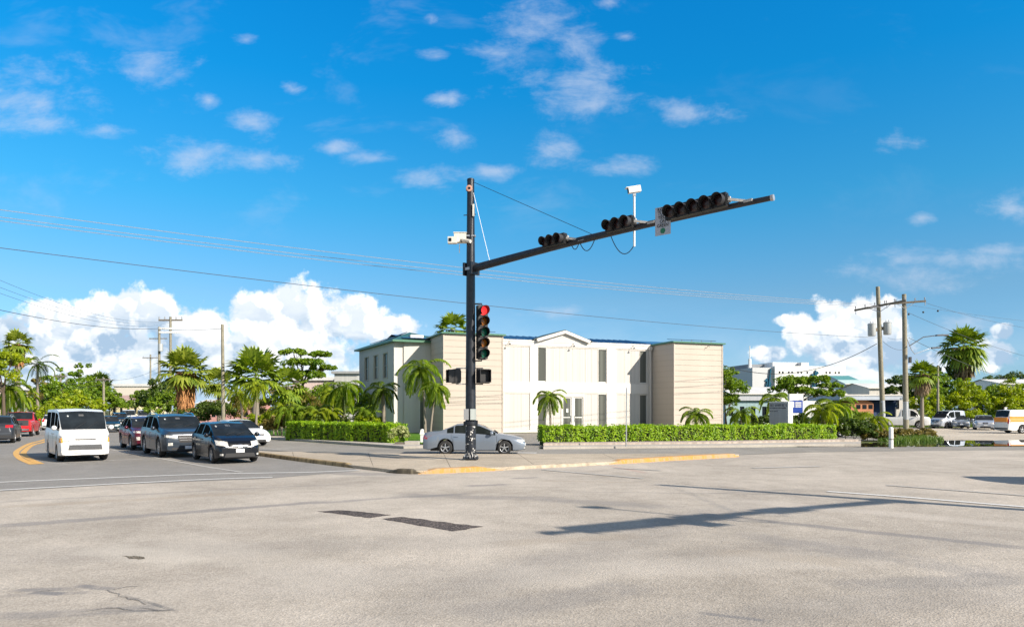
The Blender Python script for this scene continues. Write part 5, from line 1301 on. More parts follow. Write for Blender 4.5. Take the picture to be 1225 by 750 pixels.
# hedges
h0, h1 = gp(650, 533.6), gp(1002, 529.4)
hedge('hedge', (h0[0], h0[1] + .15), (h1[0], h1[1] + .15), 1.3, .22, 1.06, 26000, .062, 'long clipped green hedge on a low kerb before the white building', hedge_m, 3)
g0_, g1_ = gp(341, 526.5), gp(468, 532.2)
hedge('hedge', (g0_[0], g0_[1]), (g1_[0], g1_[1]), 1.3, .04, 1.17, 22000, .065, 'clipped green hedge left of the building beside the slip road', hedge_m, 4)
broad('variegated_shrub', (g1_[0] + .25, g1_[1] + .1), 'pale variegated shrub at the right end of the left hedge', 'shrub', [(0, .3, .55, .55, .6, .6), (.2, .5, .5, .5, .5, .55)], 2600, .06, hedge_v, 5)
# left side palms and trees
fan_palm((X_(222, 66), 66), 5.6, 2.75, 'fan palm with thick orange brown skirt of dead fronds, behind the slate blue SUV', 11, fan_y, 4.6, 30, .3)
fan_palm((X_(306, 57), 57), 4.6, 2.7, 'broad fan palm right of the tall bare pole, without dead skirt', 12, fan_g, 0, 30, .25, low=-15)
fan_palm((X_(345, 60), 60), 4.0, 2.2, 'fan palm half hidden between the broad fan palm and the layered tree', 13, fan_g, 0, 20, .2)
fan_palm((X_(262, 70), 70), 4.6, 1.9, 'small fan palm just left of the tall bare pole', 14, fan_y, 0, 24, .18)
ly = 66
broad('sea_almond_tree', (X_(362, ly), ly), 'tree with flat layered branches left of the office building', 'tree',
      [(-.9, 0, Z_(422, ly), 1.4, 1.3, .28), (1.3, .2, Z_(424, ly), 1.3, 1.2, .3), (.2, -.3, Z_(435, ly), 2.0, 1.6, .35), (2.0, .2, Z_(441, ly), 1.4, 1.3, .3), (-.7, .2, Z_(446, ly), 1.6, 1.4, .4), (.8, -.4, Z_(450, ly), 1.6, 1.3, .4), (-.2, 0, Z_(416, ly) - .3, .5, .5, .2)], 9000, .13, bush_m, 15, Z_(460, ly))
feather_palm((X_(306, 49), 49), Z_(462, 49), 1.35, 'yellow green palm with slim pale trunk, second from the tall bare pole', 16, coc_y, 16, .075, .15)
feather_palm((X_(291, 52), 52), Z_(470, 52), 1.3, 'yellow green palm right beside the tall bare pole', 17, coc_y, 15, .075, -.25)
feather_palm((X_(411, 51), 51), Z_(463, 51), 1.75, 'drooping palm with thick trunk above the middle of the left hedge', 18, coc_g, 22, .14, 0, low=-60, leaf=.3)
feather_palm((X_(398, 55), 55), Z_(470, 55), 1.5, 'small drooping palm behind the thick trunked one above the left hedge', 19, coc_y, 18, .1, 0, low=-55)
feather_palm((X_(460, 47), 47), Z_(466, 47), 1.55, 'dark green palm in front of the grey end wall', 20, coc_d, 18, .12, -.15, low=-40, leaf=.26)
feather_palm((X_(509, 46), 46), Z_(441, 46), 2.0, 'tall palm before the left beige wing, taller of the pair', 21, coc_g, 20, .085, -.25, low=-45, leaf=.25)
feather_palm((X_(514, 44.5), 44.5), Z_(463, 44.5), 1.4, 'shorter slender palm leaning right before the left beige wing', 22, coc_g, 15, .06, .45, low=-50, leaf=.26)
fan_palm((X_(541, 92), 92), Z_(394, 92), 2.7, 'fan palm top rising above the roof of the left beige wing', 23, fan_g, 0, 26, .22)
feather_palm((X_(659, 52), 52), Z_(474, 52), 1.5, 'small palm before the glazed entrance of the office building', 24, coc_g, 18, .07, -.12, low=-45, leaf=.25)
feather_palm((X_(833, 50), 50), Z_(496, 50), 1.4, 'low palm before the right beige wing', 25, coc_g, 20, .08, 0, low=-15, leaf=.25)
for i, (px, py, Y, rd, mt, lb) in enumerate([(330, 482, 54, 1.3, coc_y, 'bushy areca palm just right of the two yellow green palms'), (352, 486, 51, 1.3, coc_g, 'bushy areca palm directly above the left end of the hedge'),
        (374, 486, 52, 1.4, coc_g, 'bushy areca palm above the hedge under the layered tree'), (392, 488, 50, 1.2, coc_y, 'bushy areca palm left of the thick trunked palm'), (434, 486, 52, 1.3, coc_g, 'bushy areca palm touching the left corner of the grey end wall')]):
    feather_palm((X_(px, Y), Y), max(.7, Z_(py + 6, Y)), rd, lb, 30 + i, mt, 13, .05, 0, -20, 3, .26, name='areca_palm')
green_l = 'shrubs behind the left hedge'
for i, (px, py, Y, rx, rz, mt, lb) in enumerate([(250, 486, 64, 2.6, 1.7, bush_d, 'dark shrub left of the tall bare pole foot'), (280, 480, 66, 3.0, 2.2, bush_b, 'brownish shrub right behind the tall bare pole'), (345, 472, 64, 3.2, 2.6, bush_b, 'tall brownish shrub behind the areca palms'),
        (385, 470, 66, 3.2, 2.6, bush_m, 'tall green shrub behind the thick trunked palm'), (425, 476, 66, 2.4, 2.6, bush_m, 'green shrub behind the left hedge beside the grey end wall'), (305, 500, 54, 1.6, .9, bush_y, 'low bright shrub behind the white sedan'), (335, 503, 52, 1.8, .9, bush_b, 'low brownish shrub at the left end of the hedge'),
        (441, 500, 47, 1.3, .6, bush_y, 'low bright shrub under the dark green palm'), (388, 500, 50, 2.0, .8, bush_d, 'low dark shrub right behind the middle of the left hedge')]):
    z = max(rz * .5, Z_(py, Y) - rz * .2)
    broad('shrub', (X_(px, Y), Y), lb, 'shrub', [(-rx * .45, 0, z * .7, rx * .6, rx * .5, rz * .7), (rx * .4, .3, z * .8, rx * .6, rx * .5, rz * .7), (0, 0, z, rx * .6, rx * .5, rz * .6)], int(2200 + 700 * rx), .11, mt, 40 + i, None, green_l)
# far left
fan_palm((X_(21, 75), 75), Z_(411, 75), 1.9, 'tall fan palm with pinkish dead fronds at the far left', 60, fan_y, 2.2, 24, .28, dead)
feather_palm((X_(45, 88), 88), Z_(436, 88), 2.6, 'dark palm with thin arching fronds right of the tall left fan palm', 61, coc_d, 15, .16, 0, -30, leaf=.16, stiff=1.1)
ty = 55
broad('leafy_tree', (X_(4, ty), ty), 'bright leafy tree cut off by the left edge, above the dark grey SUV', 'tree', [(-.6, 0, Z_(437, ty), 1.6, 1.4, 1.2), (.7, .2, Z_(430, ty), 1.0, 1.0, .8), (-.4, -.2, Z_(450, ty), 1.7, 1.4, .8), (-2.4, 0, Z_(435, ty), 1.6, 1.4, 1.4)], 7000, .1, bush_y, 62, Z_(470, ty))
feather_palm((X_(6, 58), 58), Z_(463, 58), 2.2, 'palm with leaning brown trunk under the bright leafy tree at the left edge', 63, coc_g, 17, .17, .3, -55, leaf=.24)
feather_palm((X_(27, 64), 64), Z_(474, 64), 1.7, 'short yellowing palm right of the palm at the left edge', 64, coc_y, 15, .12, 0, -55, leaf=.26)
far = 'trees along the approach road'
for i, (px, py, Y, rx, rz, mt, lb) in enumerate([(62, 476, 92, 2.6, 3.2, bush_m, 'roundish tree at the left of the far row, behind the red pickup'), (80, 468, 112, 4.0, 4.2, bush_m, 'tall tree second from the left in the far row'), (98, 464, 120, 3.0, 5.0, bush_m, 'narrow pointed tree above the white van roof'),
        (90, 482, 90, 3.0, 1.8, bush_y, 'bright low tree above the left half of the white van'), (113, 472, 118, 3.2, 3.6, bush_m, 'rounded tree just left of the far concrete pole'), (67, 490, 84, 2.4, 1.4, bush_y, 'bright shrub on the verge behind the red pickup'), (190, 474, 88, 2.6, 3.2, bush_d, 'dark tree left of the skirted fan palm'), (200, 482, 76, 2.0, 1.8, bush_m, 'green shrub at the foot of the skirted fan palm'),
        (131, 482, 118, 3.4, 2.2, bush_m, 'low tree left of the pink roofed house'), (172, 478, 122, 3.0, 2.4, bush_m, 'small tree right of the pink roofed house'), (45, 503, 76, 1.3, .8, bush_y, 'clipped bright bush at the kerb beside the red pickup'), (50, 474, 100, 3.4, 3.0, bush_b, 'dull tree behind the thin arching palm')]):
    Zc = Z_(py, Y)
    broad('roadside_tree', (X_(px, Y), Y), lb, 'tree', [(0, 0, Zc, rx, rx * .8, rz * .6), (-rx * .5, 0, Zc - rz * .4, rx * .8, rx * .7, rz * .5), (rx * .5, 0, Zc - rz * .3, rx * .8, rx * .7, rz * .55), (0, 0, Zc + rz * .45, rx * .5, rx * .5, rz * .45)], 3600, .2 if Y > 85 else .14, mt, 70 + i, max(.3, Zc - rz), far)
fan_palm((X_(118, 125), 125), Z_(463, 125), 3.2, 'far dark palm right of the far concrete pole', 90, coc_d, 0, 26, .25)
# behind and right of the building
broad('leafy_tree', (X_(868, 74), 74), 'green tree rising right behind the right beige wing', 'tree', [(0, 0, Z_(455, 74), 1.5, 1.4, 1.4), (1.0, 0, Z_(468, 74), 1.6, 1.4, 1.3), (.4, 0, Z_(482, 74), 1.8, 1.4, 1.2)], 6000, .12, bush_m, 91, 1.2)
feather_palm((X_(887, 50), 50), Z_(494, 50), 1.35, 'low bushy palm right of the beige wing, behind the hedge', 92, coc_g, 18, .09, 0, -25, 1, .27)
feather_palm((X_(930, 62), 62), Z_(476, 62), 1.7, 'palm rising behind the grey sign monument', 93, coc_g, 16, .1, -.3, -30, leaf=.24)
ay = 84
broad('sea_almond_tree', (X_(958, ay), ay), 'layered dark tree right of the grey sign monument', 'tree', [(-.8, 0, Z_(457, ay), 2.2, 1.8, .8), (1.8, 0, Z_(455, ay), 2.0, 1.6, .5), (3.6, .2, Z_(462, ay), 1.8, 1.5, .5), (-1.8, 0, Z_(465, ay), 1.8, 1.5, .9), (.8, 0, Z_(469, ay), 2.4, 1.8, .7), (3.4, 0, Z_(472, ay), 1.9, 1.5, .6)], 9000, .15, bush_m, 94, Z_(480, ay))
feather_palm((X_(985, 46), 46), Z_(492, 46), 1.55, 'large bushy palm behind the right end of the long hedge', 95, coc_y, 22, .14, 0, -35, 1, .26)
feather_palm((X_(996, 52), 52), Z_(486, 52), 1.9, 'wide spreading palm behind the right end of the hedge', 96, coc_g, 18, .14, .2, -10, 1, .24)
feather_palm((X_(1046, 50), 50), Z_(502, 50), 1.3, 'small light palm at the foot of the left utility pole', 97, coc_y, 16, .1, 0, -25, 1, .27)
feather_palm((X_(1030, 56), 56), Z_(501, 56), 1.0, 'small palm between the spreading palm and the left utility pole', 98, coc_g, 13, .08, 0, -25, 1, .27)
for i, (px, py, Y, rx, rz, mt, lb) in enumerate([(905, 500, 54, 2.0, 1.2, bush_d, 'dark shrub left of the grey sign monument'), (955, 500, 50, 1.3, 1.1, bush_d, 'dark shrub right of the grey sign monument'), (1012, 506, 46, 1.6, 1.2, bush_d, 'dark shrub at the right end of the long hedge'), (1030, 510, 45.5, 1.5, .9, bush_d, 'dark shrub left of the white bollard'),
        (1052, 518, 45.5, 1.2, .5, bush_b, 'low dull shrub behind the white bollard'), (1078, 516, 50, 1.6, .6, bush_b, 'grassy shrub at the foot of the right utility pole'), (1097, 520, 51, 1.6, .55, bush_b, 'low grassy mound between utility pole and gravel lot'), (1022, 494, 70, 2.2, .9, bush_m, 'shrub before the orange roofed shop')]):
    z = max(rz * .5, Z_(py, Y) - rz * .3)
    broad('shrub', (X_(px, Y), Y), lb, 'shrub', [(-rx * .4, 0, z * .8, rx * .6, rx * .5, rz * .7), (rx * .4, .2, z * .8, rx * .6, rx * .5, rz * .7), (0, 0, z, rx * .6, rx * .5, rz * .6)], 3200, .09, mt, 110 + i, None, 'shrubs near the utility poles')
fan_palm((X_(1103, 72), 72), Z_(447, 72), 1.9, 'fan palm with a short collar of dead fronds right of the right utility pole', 120, fan_g, 2.0, 26, .16, dead2)
fan_palm((X_(1153, 89), 89), Z_(414, 89), 3.2, 'tall shaggy fan palm with big brown skirt above the parked minivan', 121, fan_g, 4.6, 40, .3, dead2, low=-62)
row = 'sea grape bushes along the gravel lot'
for i in range(9):
    px = 1108 + i * 17; Y = 83 + (i % 3) * 1.5; rz = [2.8, 3.7, 3.5, 3.3, 3.1, 3.1, 3.4, 3.0, 3.2][i]
    lb = ['leftmost bush of the row, behind the white truck', 'bush of the row between white truck and minivan', 'bush of the row directly behind the minivan', 'bush of the row above the right side of the minivan', 'bush of the row between minivan and the silver cars', 'bush of the row behind the twin grille sedan', 'bush of the row above the rear of the orange striped van', 'bush of the row above the middle of the orange striped van', 'rightmost bush of the row at the right edge'][i]
    broad('sea_grape_bush', (X_(px, Y), Y), lb, 'bush', [(-.8, 0, rz * .7, 1.7, 1.5, rz * .6), (.9, .2, rz * .8, 1.6, 1.4, rz * .65), (0, 0, rz * 1.25, 1.3, 1.2, rz * .5), (0, -.6, rz * .3, 1.9, 1.3, rz * .4)], 5200, .13, bush_m if i % 3 else bush_y, 130 + i, None, row)
for i, (px, Y, zc, rx, lb) in enumerate([(1190, 128, 7.0, 3.2, 'far dark tree above the bush row'), (1213, 128, 7.6, 3.4, 'far dark tree beside the white house at the right edge'), (1085, 90, 5.2, 2.4, 'dark tree behind the right utility pole'), (1125, 90, 6.4, 2.2, 'tree between the two skirted fan palms')]):
    broad('leafy_tree', (X_(px, Y), Y), lb, 'tree', [(0, 0, zc, rx, rx * .8, 1.2), (-rx * .5, 0, zc - 1.2, rx * .9, rx * .7, 1.4), (rx * .5, 0, zc - 1.6, rx * .9, rx * .7, 1.4)], 3000, .2, bush_d, 150 + i, zc - 2.6)
# verge grass near the puddle and along the road
def tufts(name, poly, n, h, mat, seed):
    rng = np.random.default_rng(seed); xs = [p[0] for p in poly]; ys = [p[1] for p in poly]; out = []
    def ins(x, y):
        c = False; j = len(poly) - 1
        for i in range(len(poly)):
            if (poly[i][1] > y) != (poly[j][1] > y) and x < (poly[j][0] - poly[i][0]) * (y - poly[i][1]) / (poly[j][1] - poly[i][1]) + poly[i][0]: c = not c
            j = i
        return c
    while len(out) < n:
        x, y = rng.uniform(min(xs), max(xs)), rng.uniform(min(ys), max(ys))
        if ins(x, y):
            a = rng.uniform(0, 6.28); w_ = .03; hh = h * rng.uniform(.4, 1.2); dx, dy = rng.normal(size=2) * hh * .4
            out.append([(x - math.cos(a) * w_, y - math.sin(a) * w_, 0), (x + math.cos(a) * w_, y + math.sin(a) * w_, 0), (x + dx, y + dy, hh), (x + dx, y + dy, hh)])
    o = mesh_quads(name, np.array(out), mat, None); o['kind'] = 'stuff'; o['category'] = 'grass'; return o
grs = leafmat('verge grass', (.05, .11, .012), (.17, .24, .04), .3, 1.)
g_ = tufts('grass', [gp(1075, 530), gp(1110, 529), gp(1130, 527), gp(1098, 522), gp(1085, 515), gp(1055, 519), gp(1050, 528)], 5000, .32, grs, 1); g_['label'] = 'rough green grass between puddle and gravel lot'
g_ = tufts('grass', [(-13.2, 49), (-6.6, 42), (-5.3, 41.8), (-4.7, 44), (-4.8, 52), (-12, 56)], 9000, .07, leafmat('lawn grass', (.06, .17, .01), (.16, .30, .02), .4, 1.), 2); g_['label'] = 'short bright lawn behind the left hedge'
g_ = tufts('grass', [(35, 79), (60, 80), (60, 82), (35, 82)], 4000, .5, grs, 3); g_['label'] = 'tall grass at the foot of the bush row'
g_ = tufts('grass', [(-45, 60), (-54, 80), (-58, 80), (-50, 60)], 4000, .3, grs, 4); g_['label'] = 'green verge beside the far left sidewalk'
# ------------------------------------------------------------ utility poles and lines
xarm = M('weathered crossarm', (.16, .14, .11), .85, 0, .2, 6)
insul = M('grey porcelain insulator', (.32, .33, .35), .3, 0, .15, 20)
drum = M('pale grey transformer tank', (.40, .42, .42), .5, .2, .08, 6)
def upole(base, top, r, label, arm=None, trans=(), group=None, wrap=False):
    t = thing('utility_pole', (base[0], base[1], 0), 0, label, 'utility pole', group)
    tp = Vector(top) - Vector((base[0], base[1], 0))
    MB().tube([(0, 0, -.2), tp * .5, tp], [r * 1.15, r, r * .85], 12, wood_grey).build('pole', None, t, smooth=50)
    if wrap: 
        q = [tp * k for k in (.09, .22)]; MB().tube(q, [r * 1.13, r * 1.1], 12, galv, caps=False).build('metal_wrap', None, t, smooth=50)
    for (za, v, n) in (arm or []):
        c = tp * (za / tp.z); v = Vector(v); k = MB(); k.bar(c - v + Vector((0, -r, 0)), c + v + Vector((0, -r, 0)), .14, .17, xarm)
        ao = k.build('crossarm', None, t)
        for i in range(n):
            s = -1 + 2 * (i + .12) / (n - .76); p = c + v * s + Vector((0, -r, .06))
            q = MB(); q.lathe([(.02, 0), (.03, .1), (.07, .12), (.03, .16), (.075, .19), (.03, .23), (.06, .26), (.001, .3)], p, (0, 0, 1), 8, insul); q.build('insulator', None, ao, smooth=50)
            if i % 2 == 0:
                q = MB(); q.tube([p - Vector((0, .05, .1)), p - Vector((0, .08, .45))], .03, 6, insul); q.build('cutout', None, ao)
        q = MB(); q.bar(c - v * .5 + Vector((0, -r - .05, 0)), c - Vector((0, r, .55)), .03, .05, galv); q.bar(c + v * .5 + Vector((0, -r - .05, 0)), c - Vector((0, r, .55)), .03, .05, galv); q.build('brace', None, ao)
    for (dx, dy, zc) in trans:
        k = MB(); c = tp * (zc / tp.z) + Vector((dx, dy, 0))
        k.lathe([(.001, -.55), (.30, -.55), (.32, -.5), (.33, .42), (.35, .43), (.35, .48), (.25, .56), (.001, .58)], c, (0, 0, 1), 18, drum); to = k.build('transformer', None, t, smooth=40)
        for s in (-.12, .12):
            q = MB(); q.lathe([(.02, .5), (.045, .55), (.025, .6), (.045, .65), (.02, .72), (.001, .78)], c + Vector((s, 0, 0)), (0, 0, 1), 8, insul); q.build('bushing', None, to, smooth=50)
        q = MB(); q.bar(c, c - Vector((dx, dy, 0)) + Vector((0, 0, 0)), .08, .3, xarm); q.build('bracket', None, to)
    return t
pl_ = 'utility poles by the gravel lot'
b1 = (X_(1057, 62), 62); t1 = wp(1050, 343, 62)
up1_ = upole(b1, t1, .19, 'left utility pole of the pair, with crossarm and two grey transformer tanks', [(Z_(366, 62) , (1.62, -1.2, .25), 6)], [(-.72, -.1, Z_(394.5, 62)), (.62, -.15, Z_(393, 62))], pl_, True)
b2 = (X_(1084, 64), 64); t2 = wp(1081.5, 352, 64)
up2_ = upole(b2, t2, .21, 'right utility pole of the pair, with crossarm and street lamp arms', [(Z_(362.5, 64), (1.6, -.4, .08), 5)], [], pl_, True)
k = MB(); q = Vector((wp(1087, 412, 64)[0] - b2[0], -.1, wp(1087, 414, 64)[2])); e = Vector((X_(1122, 62) - b2[0], -2, Z_(401, 62)))
k.tube([q, q.lerp(e, .5) + Vector((0, 0, .32)), e], .045, 8, galv); la = k.build('lamp_arm', None, up2_, smooth=60)
k = MB(); k.obox(e + Vector((.35, 0, 0)), (1, 0, .03), (0, 1, 0), (0, 0, 1), .5, .16, .06, M('dark lamp housing', (.09, .09, .10), .5)); k.build('lamp_head', None, la)
k = MB(); e2 = Vector((X_(1115, 66) - b2[0], 2, Z_(416, 66))); 
k.tube([Vector((.1, .1, Z_(404, 64))), Vector((.9, .8, Z_(417, 64))), Vector((1.5, 1.3, Z_(422, 64))), e2], .03, 8, galv); la = k.build('lamp_arm', None, up2_, smooth=60)
k = MB(); k.obox(e2 + Vector((.35, 0, 0)), (1, 0, .03), (0, 1, 0), (0, 0, 1), .42, .15, .06, M('dark lamp housing', (.09, .09, .10), .5)); k.build('lamp_head', None, la)
k = MB(); k.box(.22, .42, -.15, .05, Z_(434, 64), Z_(427, 64), blackplastic); k.build('meter_box', None, up2_)
bp_ = (X_(267.5, 56), 56)
upole(bp_, wp(266, 388, 56), .13, 'tall bare timber pole without crossarm among the left palms', [], [], None)
# H-frame far left
hf = thing('utility_pole', (X_(204, 118), 118, 0), 0, 'twin timber pole structure with crossbar and white braces above the left palms', 'utility pole')
dx = X_(190.5, 118) - X_(204, 118)
for x_, pt in ((0, 379), (dx, 391)): MB().tube([(x_, 0, -.1), (x_, 0, Z_(pt, 118))], [.24, .2], 8, wood_grey).build('pole', None, hf, smooth=50)
k = MB(); k.bar((dx * 1.05, 0, Z_(383, 118)), (-dx * 1.05, 0, Z_(383, 118)), .2, .25, xarm); k.build('crossarm', None, hf)
for y_ in (393, 397.5):
    k = MB(); k.bar((dx, -.1, Z_(y_, 118)), (-dx, -.1, Z_(y_, 118)), .2, .3, white_paint); k.build('brace', None, hf)
for s in (-1, -.5, 0, .5, 1):
    k = MB(); k.tube([(dx * s, 0, Z_(382.5, 118)), (dx * s, 0, Z_(379, 118))], .1, 6, insul); k.build('insulator', None, hf)
k = MB(); k.lathe([(.001, -.6), (.4, -.6), (.4, .6), (.001, .65)], (dx * .78, -.4, Z_(416, 118)), (0, 0, 1), 12, drum); k.build('transformer', None, hf, smooth=40)
k = MB(); k.bar((dx * 1.9, 0, Z_(405, 118)), (dx * .3, 0, Z_(405, 118)), .1, .14, xarm); k.build('crossarm', None, hf)
fp = 'far utility poles along the approach road'
upole((X_(73, 100), 100), wp(72.5, 447, 100), .13, 'far slim pole left of the white van roof', [(Z_(450, 100) , (.9, 0, 0), 3)], [], fp)
upole((X_(124, 96), 96), wp(124, 452, 96), .16, 'far concrete pole above the right side of the white van', [(Z_(454, 96), (1.0, 0, 0), 3)], [], fp)
upole((X_(180, 150), 150), wp(180, 424, 150), .18, 'far pole left of the twin timber poles', [(Z_(428, 150), (1.6, 0, 0), 3)], [], fp)
upole((X_(1122, 78), 78), wp(1122, 437, 78), .12, 'slim lamp pole before the bush row, left of the minivan', [], [])
# wires
wirem = M('dark overhead wire', (.06, .065, .075), .6, 0, .1); wirel = M('bare aluminium wire', (.34, .35, .37), .4, .3, .1)
def wire(a, b, sag, r, m, label, group=None, n=40):
    o = MB().tube(catenary(a, b, sag, n), r, 5, m).build('power_line', None, None, smooth=60); tagobj(o, label, 'wire', group)
A1 = Vector(wp(1050, 349, 62))
lines = 'three bare power lines crossing the sky'
wire(wp(-60, 243, 33), wp(1044, 364, 62.5), .55, .017, wirel, 'highest of the three bare power lines crossing the sky', lines)
wire(wp(-60, 252, 33.6), wp(1055, 366, 62), .6, .017, wirel, 'middle one of the three bare power lines crossing the sky', lines)
wire(wp(-60, 256.5, 34.2), wp(1062, 368, 61.2), .65, .017, wirel, 'lowest of the three bare power lines crossing the sky', lines)
wire(wp(-60, 289, 26), wp(1050, 404, 62), .5, .014, wirem, 'dark cable crossing the sky below the bare power lines')
wire(wp(1049, 411, 62), (19.9, 67.0, 6.2), 1.6, .03, wirem, 'thick dark cable sagging from the left utility pole to the right beige wing')
wire(wp(-40, 362, 60), wp(192, 393, 118), .8, .03, wirem, 'dark cable from the left edge to the twin timber poles'); wire(wp(192, 393, 118), wp(266, 393, 56), .2, .018, wirem, 'short cable between twin timber poles and tall bare pole')
for i, (y0, y1, lb) in enumerate([(318, 383, 'upper faint wire sloping down to the twin timber poles'), (328, 384, 'middle faint wire sloping down to the twin timber poles'), (336, 386, 'lower faint wire sloping down to the twin timber poles')]):
    wire(wp(-40, y0, 45), wp(203, y1, 118), 1.5, .012, wirem, lb, 'faint wires left of the twin timber poles')
for i, (y0, lb) in enumerate([(450, 'upper far wire joining the small left poles'), (456, 'lower far wire joining the small left poles')]):
    wire(wp(-30, y0 - 6, 90), wp(124, y0 + 3, 96), 1.2, .018, wirem, lb, 'far wires between the small left poles')
wire(wp(124, 455, 96), wp(190, 440, 118), .6, .018, wirem, 'far wire from the concrete pole up to the twin timber poles')
wire(wp(1103, 361, 63.6), wp(1300, 400, 80), .6, .012, wirem, 'thin wire leaving the right utility pole towards the right edge, upper')
wire(wp(1082, 372, 64), wp(1300, 440, 100), .9, .016, wirem, 'thin wire leaving the right utility pole, middle')
wire(wp(1087, 404, 64), wp(1300, 472, 110), 1.2, .02, wirem, 'thin wire passing behind the tall shaggy palm, lowest')
wire(wp(1062, 404, 62), wp(1082, 404, 64), .15, .012, wirem, 'short cable between the two utility poles, upper'); wire(wp(1056, 408, 62), wp(1083, 418, 64), .3, .014, wirem, 'short cable between the two utility poles, lower')
wire(wp(1030, 370, 64.5), wp(1063, 364, 63.8), .12, .012, wirem, 'jumper wire between the crossarms of the two utility poles')
# spacer balls on the right
for px, py, lb in ((1087, 376, 'left of the three dark wire markers'), (1104.5, 373.5, 'middle of the three dark wire markers'), (1122, 372, 'right of the three dark wire markers')):
    q = MB(); q.lathe([(.001, -.09), (.07, -.06), (.09, 0), (.07, .06), (.001, .09)], wp(px, py, 64), (0, 0, 1), 10, blackplastic); o = q.build('wire_marker', None, None, smooth=60); tagobj(o, lb + ' beside the right crossarm', 'wire marker', 'dark wire markers')
for i, (a, b) in enumerate([((1082, 364, 64), (1300, 391, 78))]):
    wire(wp(*a), wp(*b), .2, .01, wirem, 'thin wire carrying the dark markers on the right')
# ------------------------------------------------------------ street furniture
bo = thing('bollard', (*gp(1066, 536), 0), 0, 'white round bollard standing at the edge of the puddle', 'bollard')
k = MB(); k.lathe([(.11, -.05), (.11, 1.0), (.10, 1.06), (.06, 1.1), (.001, 1.11)], (0, 0, 0), (0, 0, 1), 16, white_paint); k.build('post', None, bo, smooth=50)
k = MB(); k.lathe([(.115, .44), (.115, .5)], (0, 0, 0), (0, 0, 1), 16, M('grimy band', (.25, .24, .2), .9)); k.build('band', None, bo, smooth=50)
bx_ = gp(505, 529.5); bo = thing('bollard', (bx_[0], bx_[1], 0), 0, 'white post left of the silver sedan, at the car park entrance', 'bollard')
k = MB(); k.box(-.1, .1, -.08, .08, 0, .78, white_paint); k.box(-.13, .13, -.1, .1, .5, .62, white_paint); k.build('post', None, bo)
k = MB(); k.lathe([(.001, .84), (.08, .82), (.1, .76)], (0, 0, 0), (0, 0, 1), 10, white_paint); k.build('cap', None, bo, smooth=60)
sp0 = gp(749, 537); sp_o = thing('sign_post', (sp0[0], sp0[1], .12), 0, 'thin bare steel post on the sidewalk before the long hedge', 'post')
k = MB(); k.tube([(0, 0, 0), (.03, 0, 3.0)], .032, 8, galv); k.build('post', None, sp_o, smooth=60)
# low block beside the variegated shrub, wheel stops and white kerbs at the building foot
def block(name, px0, px1, py, h, d, mat, label, cat):
    a, b = gp(px0, py), gp(px1, py); o = MB().box(0, b[0] - a[0], 0, d, 0, h, mat).build(name, None, None, loc=(a[0], a[1], 0)); tagobj(o, label, cat)
block('concrete_block', 472, 483, 534, .22, .5, M('dark stained block', (.14, .12, .1), .9, 0, .2), 'low dark block beside the variegated shrub', 'block')
block('concrete_kerb', 484, 500, 534, .28, .8, walk, 'pale concrete edge between hedge and car park entrance', 'kerb')
# sign monument
grs_ = M('shade grey sign slats', (.33, .36, .38), .6, .1, .06, 4); smw = M('white monument paint', (.75, .75, .73), .6, 0, .04)  # slats: shade on the left-facing side is put into the grey
Ym = 49.0; m0 = Vector((X_(943.5, Ym), Ym, 0)); ml = Vector((X_(922, Ym + 2.2), Ym + 2.2, 0)); dm_ = (ml - m0); LM = dm_.length; dm_.normalize(); pn = Vector((dm_.y, -dm_.x, 0)); pn = -pn if pn.y > 0 else pn
top_m = Z_(481, Ym)
mo = thing('sign_monument', tuple(m0), 0, 'tall grey and white free standing sign rising behind the long hedge', 'sign')
k = MB(); n = 14
for i in range(n):
    z0, z1 = top_m * i / n, top_m * (i + 1) / n - .025
    k.obox(dm_ * LM / 2 + Vector((0, 0, (z0 + z1) / 2)), dm_, pn, (0, 0, 1), LM / 2, .11, (z1 - z0) / 2, grs_)
k.obox(dm_ * LM / 2 + Vector((0, 0, top_m / 2)), dm_, pn, (0, 0, 1), LM / 2 - .01, .09, top_m / 2 - .01, grs_); mp_ = k.build('panel', None, mo)
k = MB(); k.obox(Vector((.07, .02, top_m / 2 + .02)), dm_, pn, (0, 0, 1), .12, .17, top_m / 2 + .04, smw); k.obox(dm_ * LM / 2 + Vector((0, 0, top_m + .03)), dm_, pn, (0, 0, 1), LM / 2 + .03, .14, .03, smw); k.build('frame', None, mo)
rnd = random.Random(2); ink = M('dark sign letters', (.06, .07, .10), .5, 0, .1)
def glyphs(par, zc, h, u0, u1, step):
    k = MB(); u = u0
    while u < u1:
        wdt = step * rnd.uniform(.45, .8); c = dm_ * u + pn * .118 + Vector((0, 0, zc))
        k.obox(c + Vector((0, 0, h * .42)), dm_, pn, (0, 0, 1), wdt / 2, .004, h * .08, ink); k.obox(c - Vector((0, 0, h * .42)), dm_, pn, (0, 0, 1), wdt / 2 * rnd.uniform(.3, 1), .004, h * .08, ink)
        k.obox(c + dm_ * wdt * .35, dm_, pn, (0, 0, 1), wdt * .12, .006, h / 2, ink)
        if rnd.random() < .6: k.obox(c - dm_ * wdt * .35, dm_, pn, (0, 0, 1), wdt * .12, .005, h / 2, ink)
        u += step * (1 if rnd.random() > .15 else 1.7)
    k.build('lettering', None, par)
glyphs(mp_, top_m - .2, .17, .12, LM - .12, .17); glyphs(mp_, top_m - .40, .09, .14, LM - .1, .1); glyphs(mp_, top_m - .62, .08, LM * .55, LM - .15, .1)
